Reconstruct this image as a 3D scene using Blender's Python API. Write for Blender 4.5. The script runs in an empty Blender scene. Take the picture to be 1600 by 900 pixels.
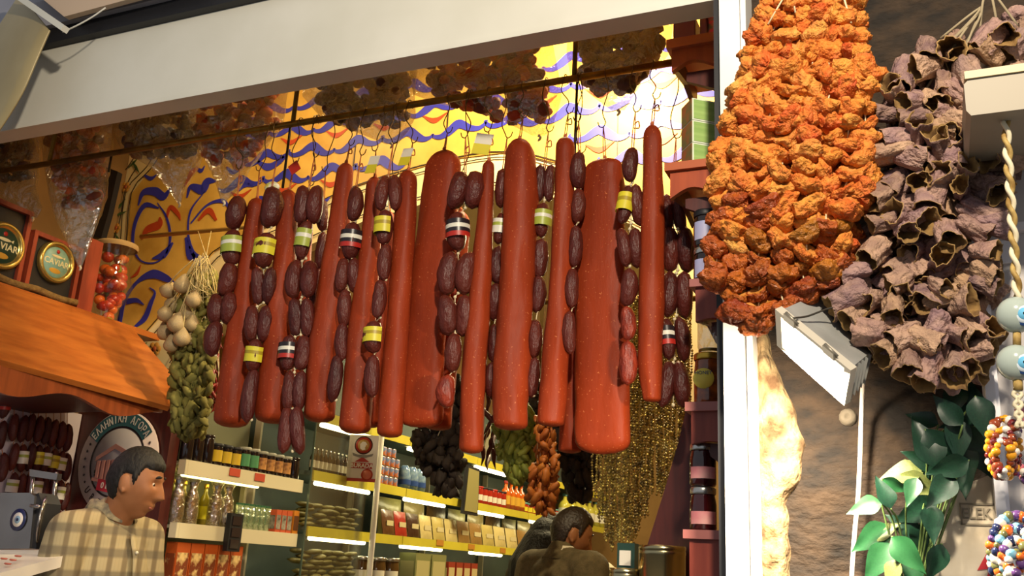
import bpy, bmesh, math, random
from mathutils import Vector, Matrix, noise, geometry
random.seed(7)
sc = bpy.context.scene
COL = sc.collection
rnd = random.uniform
# ------------------------------------------------------------------ camera
FPX = 1500.0
_y, _p, _r = math.radians(24.0), math.radians(16.5), math.radians(3.0)
CF = Vector((-math.sin(_y)*math.cos(_p), math.cos(_y)*math.cos(_p), math.sin(_p)))
_R0 = Vector((math.cos(_y), math.sin(_y), 0)); _U0 = _R0.cross(CF)
CR = _R0*math.cos(_r) + _U0*math.sin(_r); CU = -_R0*math.sin(_r) + _U0*math.cos(_r)
CC = Vector((0, 0, 1.42))
cam = bpy.data.cameras.new('camera'); cam.sensor_width = 36; cam.lens = FPX/1600*36
cam.clip_start = .05; cam.clip_end = 60
camo = bpy.data.objects.new('camera', cam); COL.objects.link(camo)
camo.matrix_world = Matrix(((CR.x, CU.x, -CF.x, CC.x), (CR.y, CU.y, -CF.y, CC.y), (CR.z, CU.z, -CF.z, CC.z), (0, 0, 0, 1)))
sc.camera = camo
def ray(px, py): return CF + CR*((px-800)/FPX) - CU*((py-450)/FPX)
def at(px, py, Y=None, X=None, Z=None, D=None):
    """world point seen at a pixel of the 1600x900 photograph on a given wall / floor plane of the shop"""
    d = ray(px, py)
    if Y is not None: t = Y/d.y
    elif X is not None: t = X/d.x
    elif Z is not None: t = (Z-CC.z)/d.z
    else: t = D
    return CC + d*t
def atplane(px, py, p0, n):
    d = ray(px, py); return CC + d*((p0-CC).dot(n)/d.dot(n))
def mpp(p): return (Vector(p)-CC).dot(CF)/FPX      # metres per pixel there
# ------------------------------------------------------------------ world, lights, exposure
w = bpy.data.worlds.new('world'); sc.world = w; w.use_nodes = True
bg = w.node_tree.nodes['Background']; bg.inputs[0].default_value = (.92, .95, 1.0, 1); bg.inputs[1].default_value = .36
vs = sc.view_settings; vs.view_transform = 'Standard'; vs.look = 'None'; vs.gamma = 1; vs.use_curve_mapping = False; vs.exposure = .08
def light(name, kind, loc, energy, col, size=.1, aim=None, spot=None, blend=.5, sy=None):
    l = bpy.data.lights.new(name, kind); l.energy = energy; l.color = col
    if kind == 'AREA':
        l.size = size
        if sy: l.shape = 'RECTANGLE'; l.size_y = sy
    else: l.shadow_soft_size = size
    if spot: l.spot_size = math.radians(spot); l.spot_blend = blend
    o = bpy.data.objects.new(name, l); COL.objects.link(o); o.location = loc
    if aim is not None:
        o.rotation_euler = (Vector(aim)-Vector(loc)).to_track_quat('-Z', 'Y').to_euler()
    return o
WARM = (1, .70, .36); HALO = (1, .86, .66)
light('street_flood_lamp', 'SPOT', (.20, -.10, 3.20), 310, HALO, .07, (-.9, 2.2, 2.05), 100, .6)
light('bulkhead_lamp', 'SPOT', (-1.05, 2.78, 3.42), 165, (1, .80, .48), .06, (-1.05, 3.3, 2.95), 165, .4)
light('bulkhead_lamp', 'SPOT', (-2.5, 2.72, 3.42), 16, (1, .74, .40), .06, (-2.5, 3.3, 2.8), 165, .4)
light('ceiling_lamp', 'AREA', (-1.9, 5.6, 3.5), 95, (1, .82, .45), .5, (-1.9, 5.6, 0))
light('ceiling_lamp', 'AREA', (-1.5, 7.8, 3.5), 80, (1, .82, .45), .5, (-1.5, 7.8, 0))
light('counter_lamp', 'SPOT', (-1.7, 2.6, 3.35), 24, (1, .76, .42), .06, (-2.9, 2.7, 1.9), 100, .6)
# ------------------------------------------------------------------ materials
MATS = {}
def lin(c):
    if isinstance(c, str): c = tuple(int(c[i:i+2], 16) for i in (0, 2, 4))
    return tuple(((v/255)/12.92 if v/255 <= .04045 else ((v/255+.055)/1.055)**2.4) for v in c)
def M(name, col, rough=.5, metal=0, var=None, scale=8., bump=0., bscale=60., spec=.5, emit=None, estr=0., trans=0., alpha=1., rand=None, coat=0., stretch=None, detail=4., lo=.35, hi=.65, ior=1.45, sss=0., bdist=.01):
    if name in MATS: return MATS[name]
    m = bpy.data.materials.new(name); m.use_nodes = True; N = m.node_tree.nodes; L = m.node_tree.links
    b = N['Principled BSDF']; c = lin(col)
    I = b.inputs
    I['Base Color'].default_value = (*c, 1); I['Roughness'].default_value = rough; I['Metallic'].default_value = metal
    I['Specular IOR Level'].default_value = spec; I['Transmission Weight'].default_value = trans; I['Alpha'].default_value = alpha; I['Coat Weight'].default_value = coat; I['IOR'].default_value = ior
    if sss: I['Subsurface Weight'].default_value = sss; I['Subsurface Radius'].default_value = (.02, .008, .004)
    tc = N.new('ShaderNodeTexCoord'); src = tc.outputs['Object']
    if stretch:
        mp = N.new('ShaderNodeMapping'); L.new(src, mp.inputs[0]); mp.inputs['Scale'].default_value = stretch; src = mp.outputs[0]
    out = None
    if var is not None:
        nz = N.new('ShaderNodeTexNoise'); nz.inputs['Scale'].default_value = scale; nz.inputs['Detail'].default_value = detail; L.new(src, nz.inputs['Vector'])
        rp = N.new('ShaderNodeValToRGB'); rp.color_ramp.elements[0].position = lo; rp.color_ramp.elements[1].position = hi
        rp.color_ramp.elements[0].color = (*c, 1); rp.color_ramp.elements[1].color = (*lin(var), 1)
        L.new(nz.outputs['Fac'], rp.inputs[0]); out = rp.outputs[0]
    if rand is not None:       # each copy of a thing differs a little: colours picked per object
        oi = N.new('ShaderNodeObjectInfo'); r2 = N.new('ShaderNodeValToRGB'); el = r2.color_ramp.elements
        cols = [lin(q) for q in rand]
        el[0].position = 0; el[0].color = (*cols[0], 1); el[1].position = 1; el[1].color = (*cols[-1], 1)
        for i, q in enumerate(cols[1:-1]):
            e = el.new((i+1)/(len(cols)-1)); e.color = (*q, 1)
        L.new(oi.outputs['Random'], r2.inputs[0])
        if out is not None:
            mx = N.new('ShaderNodeMix'); mx.data_type = 'RGBA'; mx.inputs[0].default_value = .6
            L.new(out, mx.inputs[6]); L.new(r2.outputs[0], mx.inputs[7]); out = mx.outputs[2]
        else: out = r2.outputs[0]
    if out is not None: L.new(out, I['Base Color'])
    if bump:
        n2 = N.new('ShaderNodeTexNoise'); n2.inputs['Scale'].default_value = bscale; n2.inputs['Detail'].default_value = 5; L.new(src, n2.inputs['Vector'])
        bp = N.new('ShaderNodeBump'); bp.inputs['Strength'].default_value = bump; bp.inputs['Distance'].default_value = bdist
        L.new(n2.outputs['Fac'], bp.inputs['Height']); L.new(bp.outputs[0], I['Normal'])
    if emit is not None: I['Emission Color'].default_value = (*lin(emit), 1); I['Emission Strength'].default_value = estr
    MATS[name] = m; return m
def film(name, tint='ffffff', clear=.72, rough=.12, milky=.25):
    """thin clear plastic or glass sheet: mostly see-through, some gloss, a little milky"""
    if name in MATS: return MATS[name]
    m = bpy.data.materials.new(name); m.use_nodes = True; N = m.node_tree.nodes; L = m.node_tree.links
    N.remove(N['Principled BSDF']); o = N['Material Output']
    t = N.new('ShaderNodeBsdfTransparent'); g = N.new('ShaderNodeBsdfGlossy'); d = N.new('ShaderNodeBsdfDiffuse')
    d.inputs[0].default_value = (*lin(tint), 1); g.inputs['Roughness'].default_value = rough
    t.inputs[0].default_value = (.96, .96, .94, 1)
    nz = N.new('ShaderNodeTexNoise'); nz.inputs['Scale'].default_value = 22; nz.inputs['Detail'].default_value = 3; nz.inputs['Distortion'].default_value = 1.2
    tc = N.new('ShaderNodeTexCoord'); L.new(tc.outputs['Object'], nz.inputs['Vector'])
    bp = N.new('ShaderNodeBump'); bp.inputs['Strength'].default_value = .8 if milky > .1 else .05; bp.inputs['Distance'].default_value = .02
    L.new(nz.outputs['Fac'], bp.inputs['Height']); L.new(bp.outputs[0], g.inputs['Normal'])
    m1 = N.new('ShaderNodeMixShader'); m1.inputs[0].default_value = milky; L.new(g.outputs[0], m1.inputs[1]); L.new(d.outputs[0], m1.inputs[2])
    m2 = N.new('ShaderNodeMixShader'); m2.inputs[0].default_value = clear; L.new(m1.outputs[0], m2.inputs[1]); L.new(t.outputs[0], m2.inputs[2])
    L.new(m2.outputs[0], o.inputs[0]); MATS[name] = m; return m
# ------------------------------------------------------------------ mesh builder
LOC = {}
class MB:
    def __init__(s): s.v = []; s.f = []; s.m = []; s.sm = []; s.cur = 0; s.smooth = False
    def add(s, vs, fs, smooth=None, mat=None):
        o = len(s.v); s.v += [Vector(a) for a in vs]
        for f in fs: s.f.append([i+o for i in f]); s.m.append(s.cur if mat is None else mat); s.sm.append(s.smooth if smooth is None else smooth)
        return s
    def box(s, a, b, mat=None):
        x0, y0, z0 = [min(i, j) for i, j in zip(a, b)]; x1, y1, z1 = [max(i, j) for i, j in zip(a, b)]
        return s.add([(x0,y0,z0),(x1,y0,z0),(x1,y1,z0),(x0,y1,z0),(x0,y0,z1),(x1,y0,z1),(x1,y1,z1),(x0,y1,z1)],
            [(0,3,2,1),(4,5,6,7),(0,1,5,4),(1,2,6,5),(2,3,7,6),(3,0,4,7)], False, mat)
    def obox(s, c, ax, ay, az, mat=None):
        """oriented box: centre and three half-axis vectors"""
        c, ax, ay, az = map(Vector, (c, ax, ay, az))
        V = [c+sx*ax+sy*ay+sz*az for sz in (-1, 1) for sx, sy in ((-1,-1),(1,-1),(1,1),(-1,1))]
        return s.add(V, [(0,3,2,1),(4,5,6,7),(0,1,5,4),(1,2,6,5),(2,3,7,6),(3,0,4,7)], False, mat)
    def prism(s, poly, off, mat=None):
        """closed polygon of 3D points pushed along off"""
        n = len(poly); P = [Vector(p) for p in poly]; Q = [p+Vector(off) for p in P]
        tri = geometry.tessellate_polygon([P])
        fs = [tuple(t) for t in tri] + [tuple(i+n for i in reversed(t)) for t in tri] + [(i, (i+1) % n, (i+1) % n+n, i+n) for i in range(n)]
        return s.add(P+Q, fs, False, mat)
    def tube(s, path, r, seg=8, mat=None, cap=True, sx=1., sy=1., up=None):
        P = [Vector(p) for p in path]; n = len(P); rs = r if isinstance(r, (list, tuple)) else [r]*n
        t0 = (P[1]-P[0]).normalized(); u = Vector(up) if up else (Vector((0,0,1)) if abs(t0.z) < .9 else Vector((1,0,0)))
        u = (u - t0*u.dot(t0)).normalized(); V = []; F = []
        for i in range(n):
            t = (P[min(i+1, n-1)]-P[max(i-1, 0)]).normalized(); u = (u - t*u.dot(t)).normalized(); b = t.cross(u)
            for k in range(seg):
                a = 2*math.pi*k/seg; V.append(P[i] + (u*math.cos(a)*sx + b*math.sin(a)*sy)*rs[i])
        for i in range(n-1):
            for k in range(seg):
                F.append((i*seg+k, i*seg+(k+1) % seg, (i+1)*seg+(k+1) % seg, (i+1)*seg+k))
        if cap: F.append(tuple(reversed(range(seg)))); F.append(tuple(range((n-1)*seg, n*seg)))
        return s.add(V, F, True, mat)
    def lathe(s, c, prof, seg=20, axis=(0,0,1), mat=None, mats=None):
        """profile of (radius, height) turned about an axis through c"""
        c = Vector(c); ax = Vector(axis).normalized(); u = ax.orthogonal().normalized(); b = ax.cross(u); V = []; F = []
        n = len(prof)
        for r, h in prof:
            for k in range(seg):
                a = 2*math.pi*k/seg; V.append(c + ax*h + (u*math.cos(a)+b*math.sin(a))*max(r, 1e-5))
        o = len(s.v); s.v += V
        for i in range(n-1):
            for k in range(seg):
                s.f.append([o+i*seg+k, o+i*seg+(k+1) % seg, o+(i+1)*seg+(k+1) % seg, o+(i+1)*seg+k]); s.sm.append(True)
                s.m.append(mats[i] if mats else (s.cur if mat is None else mat))
        return s
    def ell(s, c, r, seg=14, rings=9, mat=None, rot=None, fn=None):
        c = Vector(c); V = []; F = []
        for i in range(rings+1):
            th = math.pi*i/rings
            for k in range(seg):
                a = 2*math.pi*k/seg; d = Vector((math.sin(th)*math.cos(a), math.sin(th)*math.sin(a), math.cos(th)))
                p = Vector((d.x*r[0], d.y*r[1], d.z*r[2]))
                if fn: p = fn(d, p)
                if rot: p = rot @ p
                V.append(c+p)
        for i in range(rings):
            for k in range(seg): F.append((i*seg+k, (i+1)*seg+k, (i+1)*seg+(k+1) % seg, i*seg+(k+1) % seg))
        return s.add(V, F, True, mat)
    def merge(s, verts, faces, mi=0, smooth=True, T=None):
        return s.add([T @ Vector(v) for v in verts] if T else verts, faces, smooth, mi)
    def mesh(s, name, mats, off=None):
        me = bpy.data.meshes.new(name); o = off or Vector((0,0,0))
        me.from_pydata([tuple(v-o) for v in s.v], [], s.f)
        for m in (mats if isinstance(mats, (list, tuple)) else [mats]): me.materials.append(m)
        me.polygons.foreach_set('material_index', s.m); me.polygons.foreach_set('use_smooth', s.sm); me.validate(); me.update()
        return me
    def build(s, name, mats, parent=None, local=False):
        off = Vector((0,0,0))
        if parent is not None and not local: off = LOC[parent.name]
        if parent is None:            # stand-alone thing: origin at the middle of its base
            xs = [v.x for v in s.v]; ys = [v.y for v in s.v]; zs = [v.z for v in s.v]
            off = Vector(((min(xs)+max(xs))/2, (min(ys)+max(ys))/2, min(zs)))
        o = bpy.data.objects.new(name, s.mesh(name, mats, off)); COL.objects.link(o)
        if parent is not None: o.parent = parent; LOC[o.name] = LOC[parent.name]
        else: o.location = off; LOC[o.name] = off
        return o
def tag(o, label=None, cat=None, group=None, kind=None):
    if label: o['label'] = label
    if cat: o['category'] = cat
    if group: o['group'] = group
    if kind: o['kind'] = kind
    return o
def thing(name, loc, label, cat, group=None):
    o = bpy.data.objects.new(name, None); o.empty_display_size = .05; COL.objects.link(o); o.location = loc; LOC[o.name] = Vector(loc)
    return tag(o, label, cat, group)
def piece(name, me, parent, loc, rot=None, scale=(1,1,1)):
    """a copy sharing mesh data, at a world place, as a part of parent (parents are never rotated)"""
    o = bpy.data.objects.new(name, me); COL.objects.link(o); o.parent = parent
    o.location = Vector(loc)-LOC[parent.name] if parent else loc
    LOC[o.name] = Vector(loc)
    if rot is not None: o.rotation_euler = rot
    o.scale = scale; return o
def struct(name, mb, mats, parent=None):
    o = mb.build(name, mats, parent)
    if parent is None: o['kind'] = 'structure'
    return o
def textmesh(txt, size, depth=.0008, align='CENTER', bold=0.):
    c = bpy.data.curves.new('lettering', 'FONT'); c.body = txt; c.size = size; c.extrude = depth; c.align_x = align; c.align_y = 'CENTER'; c.offset = bold; c.resolution_u = 3
    o = bpy.data.objects.new('lettering', c); COL.objects.link(o)
    dg = bpy.context.evaluated_depsgraph_get(); me = bpy.data.meshes.new_from_object(o.evaluated_get(dg))
    V = [v.co.copy() for v in me.vertices]; F = [list(p.vertices) for p in me.polygons]
    bpy.data.objects.remove(o); bpy.data.curves.remove(c); bpy.data.meshes.remove(me); return V, F
def frame_mat(o, x, y):
    """matrix with given right and up axes (normal = right x up)"""
    x = Vector(x).normalized(); y = Vector(y); y = (y-x*y.dot(x)).normalized(); z = x.cross(y)
    return Matrix(((x.x, y.x, z.x, o[0]), (x.y, y.y, z.y, o[1]), (x.z, y.z, z.z, o[2]), (0,0,0,1)))
def remeshed(mb, voxel, smooth=4):
    me = mb.mesh('tmp', []); o = bpy.data.objects.new('tmp', me); COL.objects.link(o)
    r = o.modifiers.new('r', 'REMESH'); r.mode = 'VOXEL'; r.voxel_size = voxel; r.use_smooth_shade = True
    if smooth: sm = o.modifiers.new('s', 'SMOOTH'); sm.iterations = smooth; sm.factor = .5
    dg = bpy.context.evaluated_depsgraph_get(); out = bpy.data.meshes.new_from_object(o.evaluated_get(dg))
    V = [v.co.copy() for v in out.vertices]; F = [list(p.vertices) for p in out.polygons]
    bpy.data.objects.remove(o); bpy.data.meshes.remove(me); bpy.data.meshes.remove(out)
    n = MB(); n.add(V, F, True, 0); return n
def smooth_path(pts, k=6):
    """Catmull-Rom through points"""
    P = [Vector(p) for p in pts]; P = [P[0]*2-P[1]] + P + [P[-1]*2-P[-2]]; out = []
    for i in range(1, len(P)-2):
        a, b, c, d = P[i-1:i+3]
        for j in range(k):
            t = j/k; out.append(.5*((2*b)+(-a+c)*t+(2*a-5*b+4*c-d)*t*t+(-a+3*b-3*c+d)*t**3))
    out.append(P[-2]); return out
def lerp(a, b, t): return a+(b-a)*t
def interp(tab, x):
    if x <= tab[0][0]: return tab[0][1]
    for (a, va), (b, vb) in zip(tab, tab[1:]):
        if x <= b: return lerp(va, vb, (x-a)/(b-a))
    return tab[-1][1]
# ================================================================== structure
YF, YA = 2.0, 3.30; ZL = at(700, 98, Y=YF+.065).z           # shop front plane, underside of the lintel, plane of the painted arch
XL, XR = -3.62, -.37
m_white = M('white_lacquer', 'd2d0c6', .45, var='c8c6ba', scale=3, bump=.02)
m_frame = M('white_frame', 'efece4', .4, var='e4dfd2', scale=5)
m_black = M('black_rubber', '18181c', .5)
m_grey = M('grey_fascia', '9c9ca6', .5, var='8c8c98', scale=4)
m_ochre = M('ochre_plaster', '8a6a3c', .8, var='785a30', scale=3)
m_ceil = M('cream_ceiling', 'd8c498', .8)
m_floor = M('floor_tile', '8a7a66', .6, var='7a6a58', scale=4)
m_stone = M('dark_stone', '3e2f20', .9, var='1e1812', scale=14, bump=.9, bscale=40, stretch=(1, 1, 1.8), detail=8)
m_wood = M('orange_wood', 'b4682a', .35, var='9a5220', scale=5, stretch=(7, 1, 2), bump=.03, detail=6, spec=.3)
m_redwood = M('red_wood', '9c4228', .4, var='7e3220', scale=5, stretch=(9, 9, 1), bump=.03)
m_dkwood = M('dark_red_wood', '54221c', .4, var='421a16', scale=5, stretch=(9, 9, 1))
struct('ground', MB().box((-6, -4, -.1), (4, YF+.06, 0)), M('street_paving', '77736c', .8, var='66625c', scale=5))
struct('floor', MB().box((XL-.1, YF+.06, -.1), (XR+.1, 9.7, 0)), m_floor)
struct('ceiling', MB().box((XL-.1, YF+.07, 3.62), (XR+.1, 9.7, 3.72)), m_ceil)
struct('wall_left', MB().box((XL-.1, YF, 0), (XL, 9.6, 3.62)), m_ochre)
struct('wall_right', MB().box((XR, YF+.14, 0), (XR+.08, 9.6, 3.62)), m_ochre)
struct('wall_back', MB().box((XL-.1, 9.6, 0), (XR+.1, 9.7, 3.62)), m_ochre)
# lintel, the dark gap above it and the grey fascia
zt = at(400, 4, Y=YF).z; xr = at(1120, 22, Y=YF).x
struct('trim_lintel', MB().box((XL-.1, YF, ZL), (xr, YF+.065, zt)).box((XL-.1, YF-.006, ZL-.004), (xr, YF+.065, ZL+.012)), m_white)
struct('trim_shutter_gap', MB().box((XL-.1, YF-.03, zt), (xr+.02, YF+.05, zt+.055)), m_black)
fs = MB().box((XL-.1, YF-.05, zt+.055), (.9, YF+.06, zt+.16)).box((XL-.1, YF-.02, zt+.16), (.9, YF+.06, 4.3))
struct('wall_front_fascia', fs, m_grey)
# door frame
xa, xb = at(1134, 450, Y=YF).x, at(1181, 450, Y=YF).x
struct('trim_gasket', MB().box((at(1120, 450, Y=YF).x, YF-.005, 0), (xa, YF+.14, zt+.055)), m_black)
fr = MB().box((xa, YF-.035, 0), (xb-.012, YF+.14, zt+.055)).box((xb-.012, YF-.055, 0), (xb, YF+.14, zt+.055))
struct('trim_door_frame', fr, m_frame)
# stone pier
pb = MB(); nx, nz = 70, 190; x0, x1, z0, z1 = xb-.001, .85, 0, 4.3; V = []; F = []
for j in range(nz+1):
    for i in range(nx+1):
        x = lerp(x0, x1, i/nx); z = lerp(z0, z1, j/nz)
        n = noise.fractal(Vector((x*5, z*14, 1.3)), 1., 2., 5)*.008 + noise.noise(Vector((x*3, z*3, 5)))*.012
        V.append((x, YF+.03-n, z))
for j in range(nz):
    for i in range(nx): a = j*(nx+1)+i; F.append((a, a+1, a+nx+2, a+nx+1))
pb.add(V, F, True); pb.box((x0, YF+.05, 0), (x1, YF+.5, 4.3))
pier = struct('wall_pier', pb, m_stone)
# rough broken plaster left along the frame
pl = MB(); V = []; F = []; nu, nv = 12, 110
def plx(z):      # ragged right hand edge
    return interp([(1.0, 58), (1.58, 62), (1.62, 92), (1.70, 108), (1.80, 70), (1.86, 40), (1.95, 16), (2.1, 12), (2.3, 6)], z)
for j in range(nv+1):
    z = lerp(1.0, 2.3, j/nv); e = (plx(z)*.62 + 14*noise.noise(Vector((z*16, 3, 0))))*.00135
    for i in range(nu+1):
        u = i/nu; x = xb + max(e, .004)*u
        d = (.035*math.sin(math.pi*min(1, u*.85+.15))**.6)*(1+.7*noise.noise(Vector((x*28, z*22, 2)))+.4*noise.noise(Vector((x*70, z*60, 9))))
        V.append((x, YF+.022-max(.0, d)*(1 if u < .999 else .0)+(.02 if u > .99 else 0), z))
for j in range(nv):
    for i in range(nu): a = j*(nu+1)+i; F.append((a, a+1, a+nu+2, a+nu+1))
pl.add(V, F, True)
struct('trim_broken_plaster', pl, M('cream_plaster', 'b0966a', .9, var='5c4228', scale=22, bump=1., bscale=60, detail=8))
# screw, plug and pale spots left in the stone
tag(MB().lathe(at(1325, 652, Y=YF+.02), [(.0, .009), (.003, .009), (.004, .012), (.008, .013), (.012, .011), (.016, .008), (.018, 0)], 12, (0,-1,0)).build('wall_plug', M('mortar', '6a6050', .9, bump=.5)), 'pale round mortar patch with a plug in the dark stone pier', 'wall plug')
# ------------------------------------------------------------------ painted arch
m_cream = M('cream_paint', 'ead9a6', .55, var='e0cb90', scale=4)
m_gold = M('gold_paint', 'd8ae50', .5, var='b88c38', scale=5, detail=6)
m_blue = M('blue_paint', '3436a0', .5, var='2c2c90', scale=9)
m_red = M('red_paint', 'b0401c', .5)
m_line = M('black_line', '2a2016', .5)
m_green = M('green_paint', '3c5a30', .5)
A = [(186, 517), (232, 517), (335, 394), (430, 350), (560, 290), (700, 250), (800, 238), (900, 262), (1000, 300), (1060, 335), (1095, 430), (1112, 500)]
B = [(243, 574), (270, 576), (352, 442), (440, 402), (565, 347), (700, 307), (800, 294), (900, 316), (985, 350), (1030, 385), (1058, 470), (1070, 540), (1080, 700)]
def pan(px, py, off=0.): p = at(px, py, Y=YA); return Vector((p.x, YA-off, p.z))
zc = 3.615
ab = MB()
poly = [pan(*q) for q in B] + [Vector((XR-.002, YA, pan(1080, 700).z)), Vector((XR-.002, YA, zc)), Vector((XL+.002, YA, zc)), Vector((XL+.002, YA, 2.16)), Vector((pan(243, 574).x, YA, 2.16))]
ab.prism(poly, (0, .06, 0))
arch = struct('wall_arch', ab, m_cream)
Linner = [(262, 225), (240, 262), (207, 303), (198, 400), (186, 517)]
fld = [pan(*q, .006) for q in Linner] + [pan(*q, .006) for q in A[1:]] + [Vector((XR-.01, YA-.006, pan(1112, 500).z)), Vector((XR-.01, YA-.006, zc)), Vector((pan(262, 225).x, YA-.006, zc))]
MB().prism(fld, (0, .0055, 0)).build('painted_field', m_gold, arch)
def ribbon(mb, pts, ws, off=.008, th=.0015, k=6, mat=0, xz=False):
    """flat painted stroke on the arch, pts in photo pixels (or x,z metres)"""
    Q = [(pan(*p, off) if not xz else Vector((p[0], YA-off, p[1]))) for p in pts]
    P = smooth_path(Q, k); n = len(P); W = []
    for i in range(n):
        t = i/(n-1)*(len(ws)-1); a = min(int(t), len(ws)-2); W.append(lerp(ws[a], ws[a+1], t-a))
    L, Rr = [], []
    for i in range(n):
        d = (P[min(i+1, n-1)]-P[max(i-1, 0)]); d.y = 0; d.normalize(); q = Vector((-d.z, 0, d.x))*W[i]*.5
        L.append(P[i]+q); Rr.append(P[i]-q)
    V = L+Rr; o = Vector((0, -th, 0)); V = V+[v+o for v in V]; m = 2*n; F = []
    for i in range(n-1):
        F += [(i, i+1, n+i+1, n+i), (m+i, m+n+i, m+n+i+1, m+i+1), (i, m+i, m+i+1, i+1), (n+i, n+i+1, m+n+i+1, m+n+i)]
    mb.add(V, F, False, mat)
S1 = .0024      # metres per photo pixel on the arch
lines = MB()
for k in (0, 8):
    ribbon(lines, [(x+k*.9, y+k*1.1) for x, y in A], [S1*2]*2, k=3)
ribbon(lines, [(x-3, y-8) for x, y in B[1:-1]], [S1*2]*2, k=3)
for dx in (0, -9, -38): ribbon(lines, [(x+dx, y) for x, y in Linner], [S1*2]*2, k=3)
lines.build('border_line', m_line, arch)
sw = MB()
def wave(x, z, s, fl=1):
    a = [(-.50, -.02, .012), (-.44, -.075, .03), (-.32, -.09, .05), (-.18, -.02, .075), (-.04, .085, .085), (.06, .07, .07), (.20, -.01, .055), (.36, -.035, .04), (.47, .03, .03), (.46, .09, .012)]
    ribbon(sw, [(x+fl*p[0]*s, z+p[1]*s) for p in a], [p[2]*s*2.0 for p in a], k=4, xz=True)
def fieldok(x, z, m):
    p = Vector((x, YA, z))-CC; d = p.dot(CF); px = 800+FPX*p.dot(CR)/d; py = 450-FPX*p.dot(CU)/d
    ya = interp([(q[0], q[1]) for q in A], px); return px > 345 and py < ya-m
for r in range(9):
    for c in range(12):
        x = -.50-c*.25+(.125 if r % 2 else 0); z = 2.74+r*.118
        if z < 3.5 and fieldok(x, z, 12) and fieldok(x-.1, z-.03, 6) and x < -.5: wave(x, z, .26, 1 if (c+r) % 2 else -1)
for pts, ws in [([(218, 322), (226, 302), (244, 300), (258, 308), (270, 292)], [2, 9, 12, 11, 1]), ([(294, 310), (300, 293), (318, 297), (326, 285), (340, 284)], [2, 7, 14, 12, 2]),
    ([(250, 326), (228, 322), (213, 350), (210, 385), (222, 408), (245, 411), (262, 396), (268, 370), (262, 340), (248, 318)], [2, 8, 6, 4, 2, 2, 3, 4, 3, 1]),
    ([(322, 300), (300, 330), (296, 365), (303, 395), (318, 410)], [1, 3, 3, 6, 12]), ([(300, 350), (325, 322), (350, 315), (362, 330)], [2, 3, 6, 2]),
    ([(240, 405), (258, 398), (272, 380)], [2, 12, 3]), ([(292, 372), (300, 400), (316, 404)], [3, 12, 2]),
    ([(188, 508), (197, 470), (216, 442), (240, 429), (262, 436), (278, 446)], [8, 6, 5, 12, 9, 1]), ([(200, 472), (215, 470), (227, 477)], [8, 6, 1]),
    ([(212, 512), (228, 498), (238, 474), (244, 458), (236, 450)], [3, 9, 7, 3, 1]), ([(228, 275), (238, 280), (248, 273)], [3, 6, 1]), ([(308, 262), (316, 268), (322, 260)], [3, 6, 1]),
    ([(356, 262), (366, 270), (380, 264)], [2, 7, 1]), ([(374, 300), (385, 290), (398, 292)], [2, 7, 2]), ([(400, 250), (420, 262), (440, 252), (452, 238)], [2, 10, 8, 2])]:
    ribbon(sw, pts, [q*S1*1.55 for q in ws])
sw.build('blue_scrollwork', m_blue, arch)
rd = MB()
for pts, ws in [([(224, 375), (232, 360), (250, 352), (252, 340)], [2, 10, 12, 2]), ([(262, 345), (268, 325), (280, 335), (284, 345)], [2, 6, 5, 1]), ([(312, 345), (328, 330), (340, 345)], [3, 8, 3]), ([(290, 292), (302, 270), (312, 264)], [2, 8, 4]), ([(206, 435), (216, 428), (222, 415)], [1, 5, 1])]:
    ribbon(rd, pts, [q*S1*1.7 for q in ws])
for c in range(11):
    x = -.62-c*.25
    if fieldok(x, 3.06, 16): ribbon(rd, [(x-.06, 3.06), (x, 3.03), (x+.06, 3.06)], [.004, .026, .004], xz=True)
    if fieldok(x, 3.30, 16): ribbon(rd, [(x-.06, 3.30), (x, 3.27), (x+.06, 3.30)], [.004, .026, .004], xz=True)
rd.build('red_scrollwork', m_red, arch)
vine = MB()
ribbon(vine, [(216, 262), (205, 280), (197, 300), (192, 330), (188, 350), (181, 370), (177, 395)], [S1*2]*2, mat=0)
for fx, fy, s in [(198, 293, 1), (183, 357, 1), (243, 546, 1.3), (300, 462, 1), (640, 292, 1), (760, 274, 1), (1050, 372, 1)]:
    for k in range(6):
        a = k*math.pi/3; c = pan(fx+5*s*math.cos(a), fy+5*s*math.sin(a), .008)
        vine.lathe(c, [(0, .002), (.010*s, .002), (.012*s, 0)], 8, (0,-1,0), 1)
    vine.lathe(pan(fx, fy, .009), [(0, .003), (.010*s, .003), (.011*s, 0)], 8, (0,-1,0), 2)
for lx, ly, dx, dy in [(190, 322, -8, 10), (210, 256, 8, -8), (214, 262, 6, 10), (186, 374, 6, 10), (190, 335, -10, 4), (226, 540, -6, 4), (325, 425, 8, -10), (590, 308, 14, -4), (700, 284, 14, -4), (1066, 400, 4, 14)]:
    ribbon(vine, [(lx-dx, ly-dy), (lx, ly), (lx+dx, ly+dy)], [.001, .016, .001], mat=3)
vine.build('border_vine', [m_line, M('flower_paint', 'c08a3c', .5), M('flower_heart', '9c4a20', .5), m_green], arch)
# vertical panel joints
j = MB()
for px in (966, 700, 560): p = pan(px, 200); j.box((p.x-.002, YA-.009, 2.9), (p.x+.002, YA-.005, 3.6))
j.build('panel_joint', m_line, arch)
# ------------------------------------------------------------------ wooden partition under the left foot of the arch
struct('wall_partition', MB().box((XL+.001, YA-.03, 0), (-3.05, YA+.03, 2.155)), m_dkwood)
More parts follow.
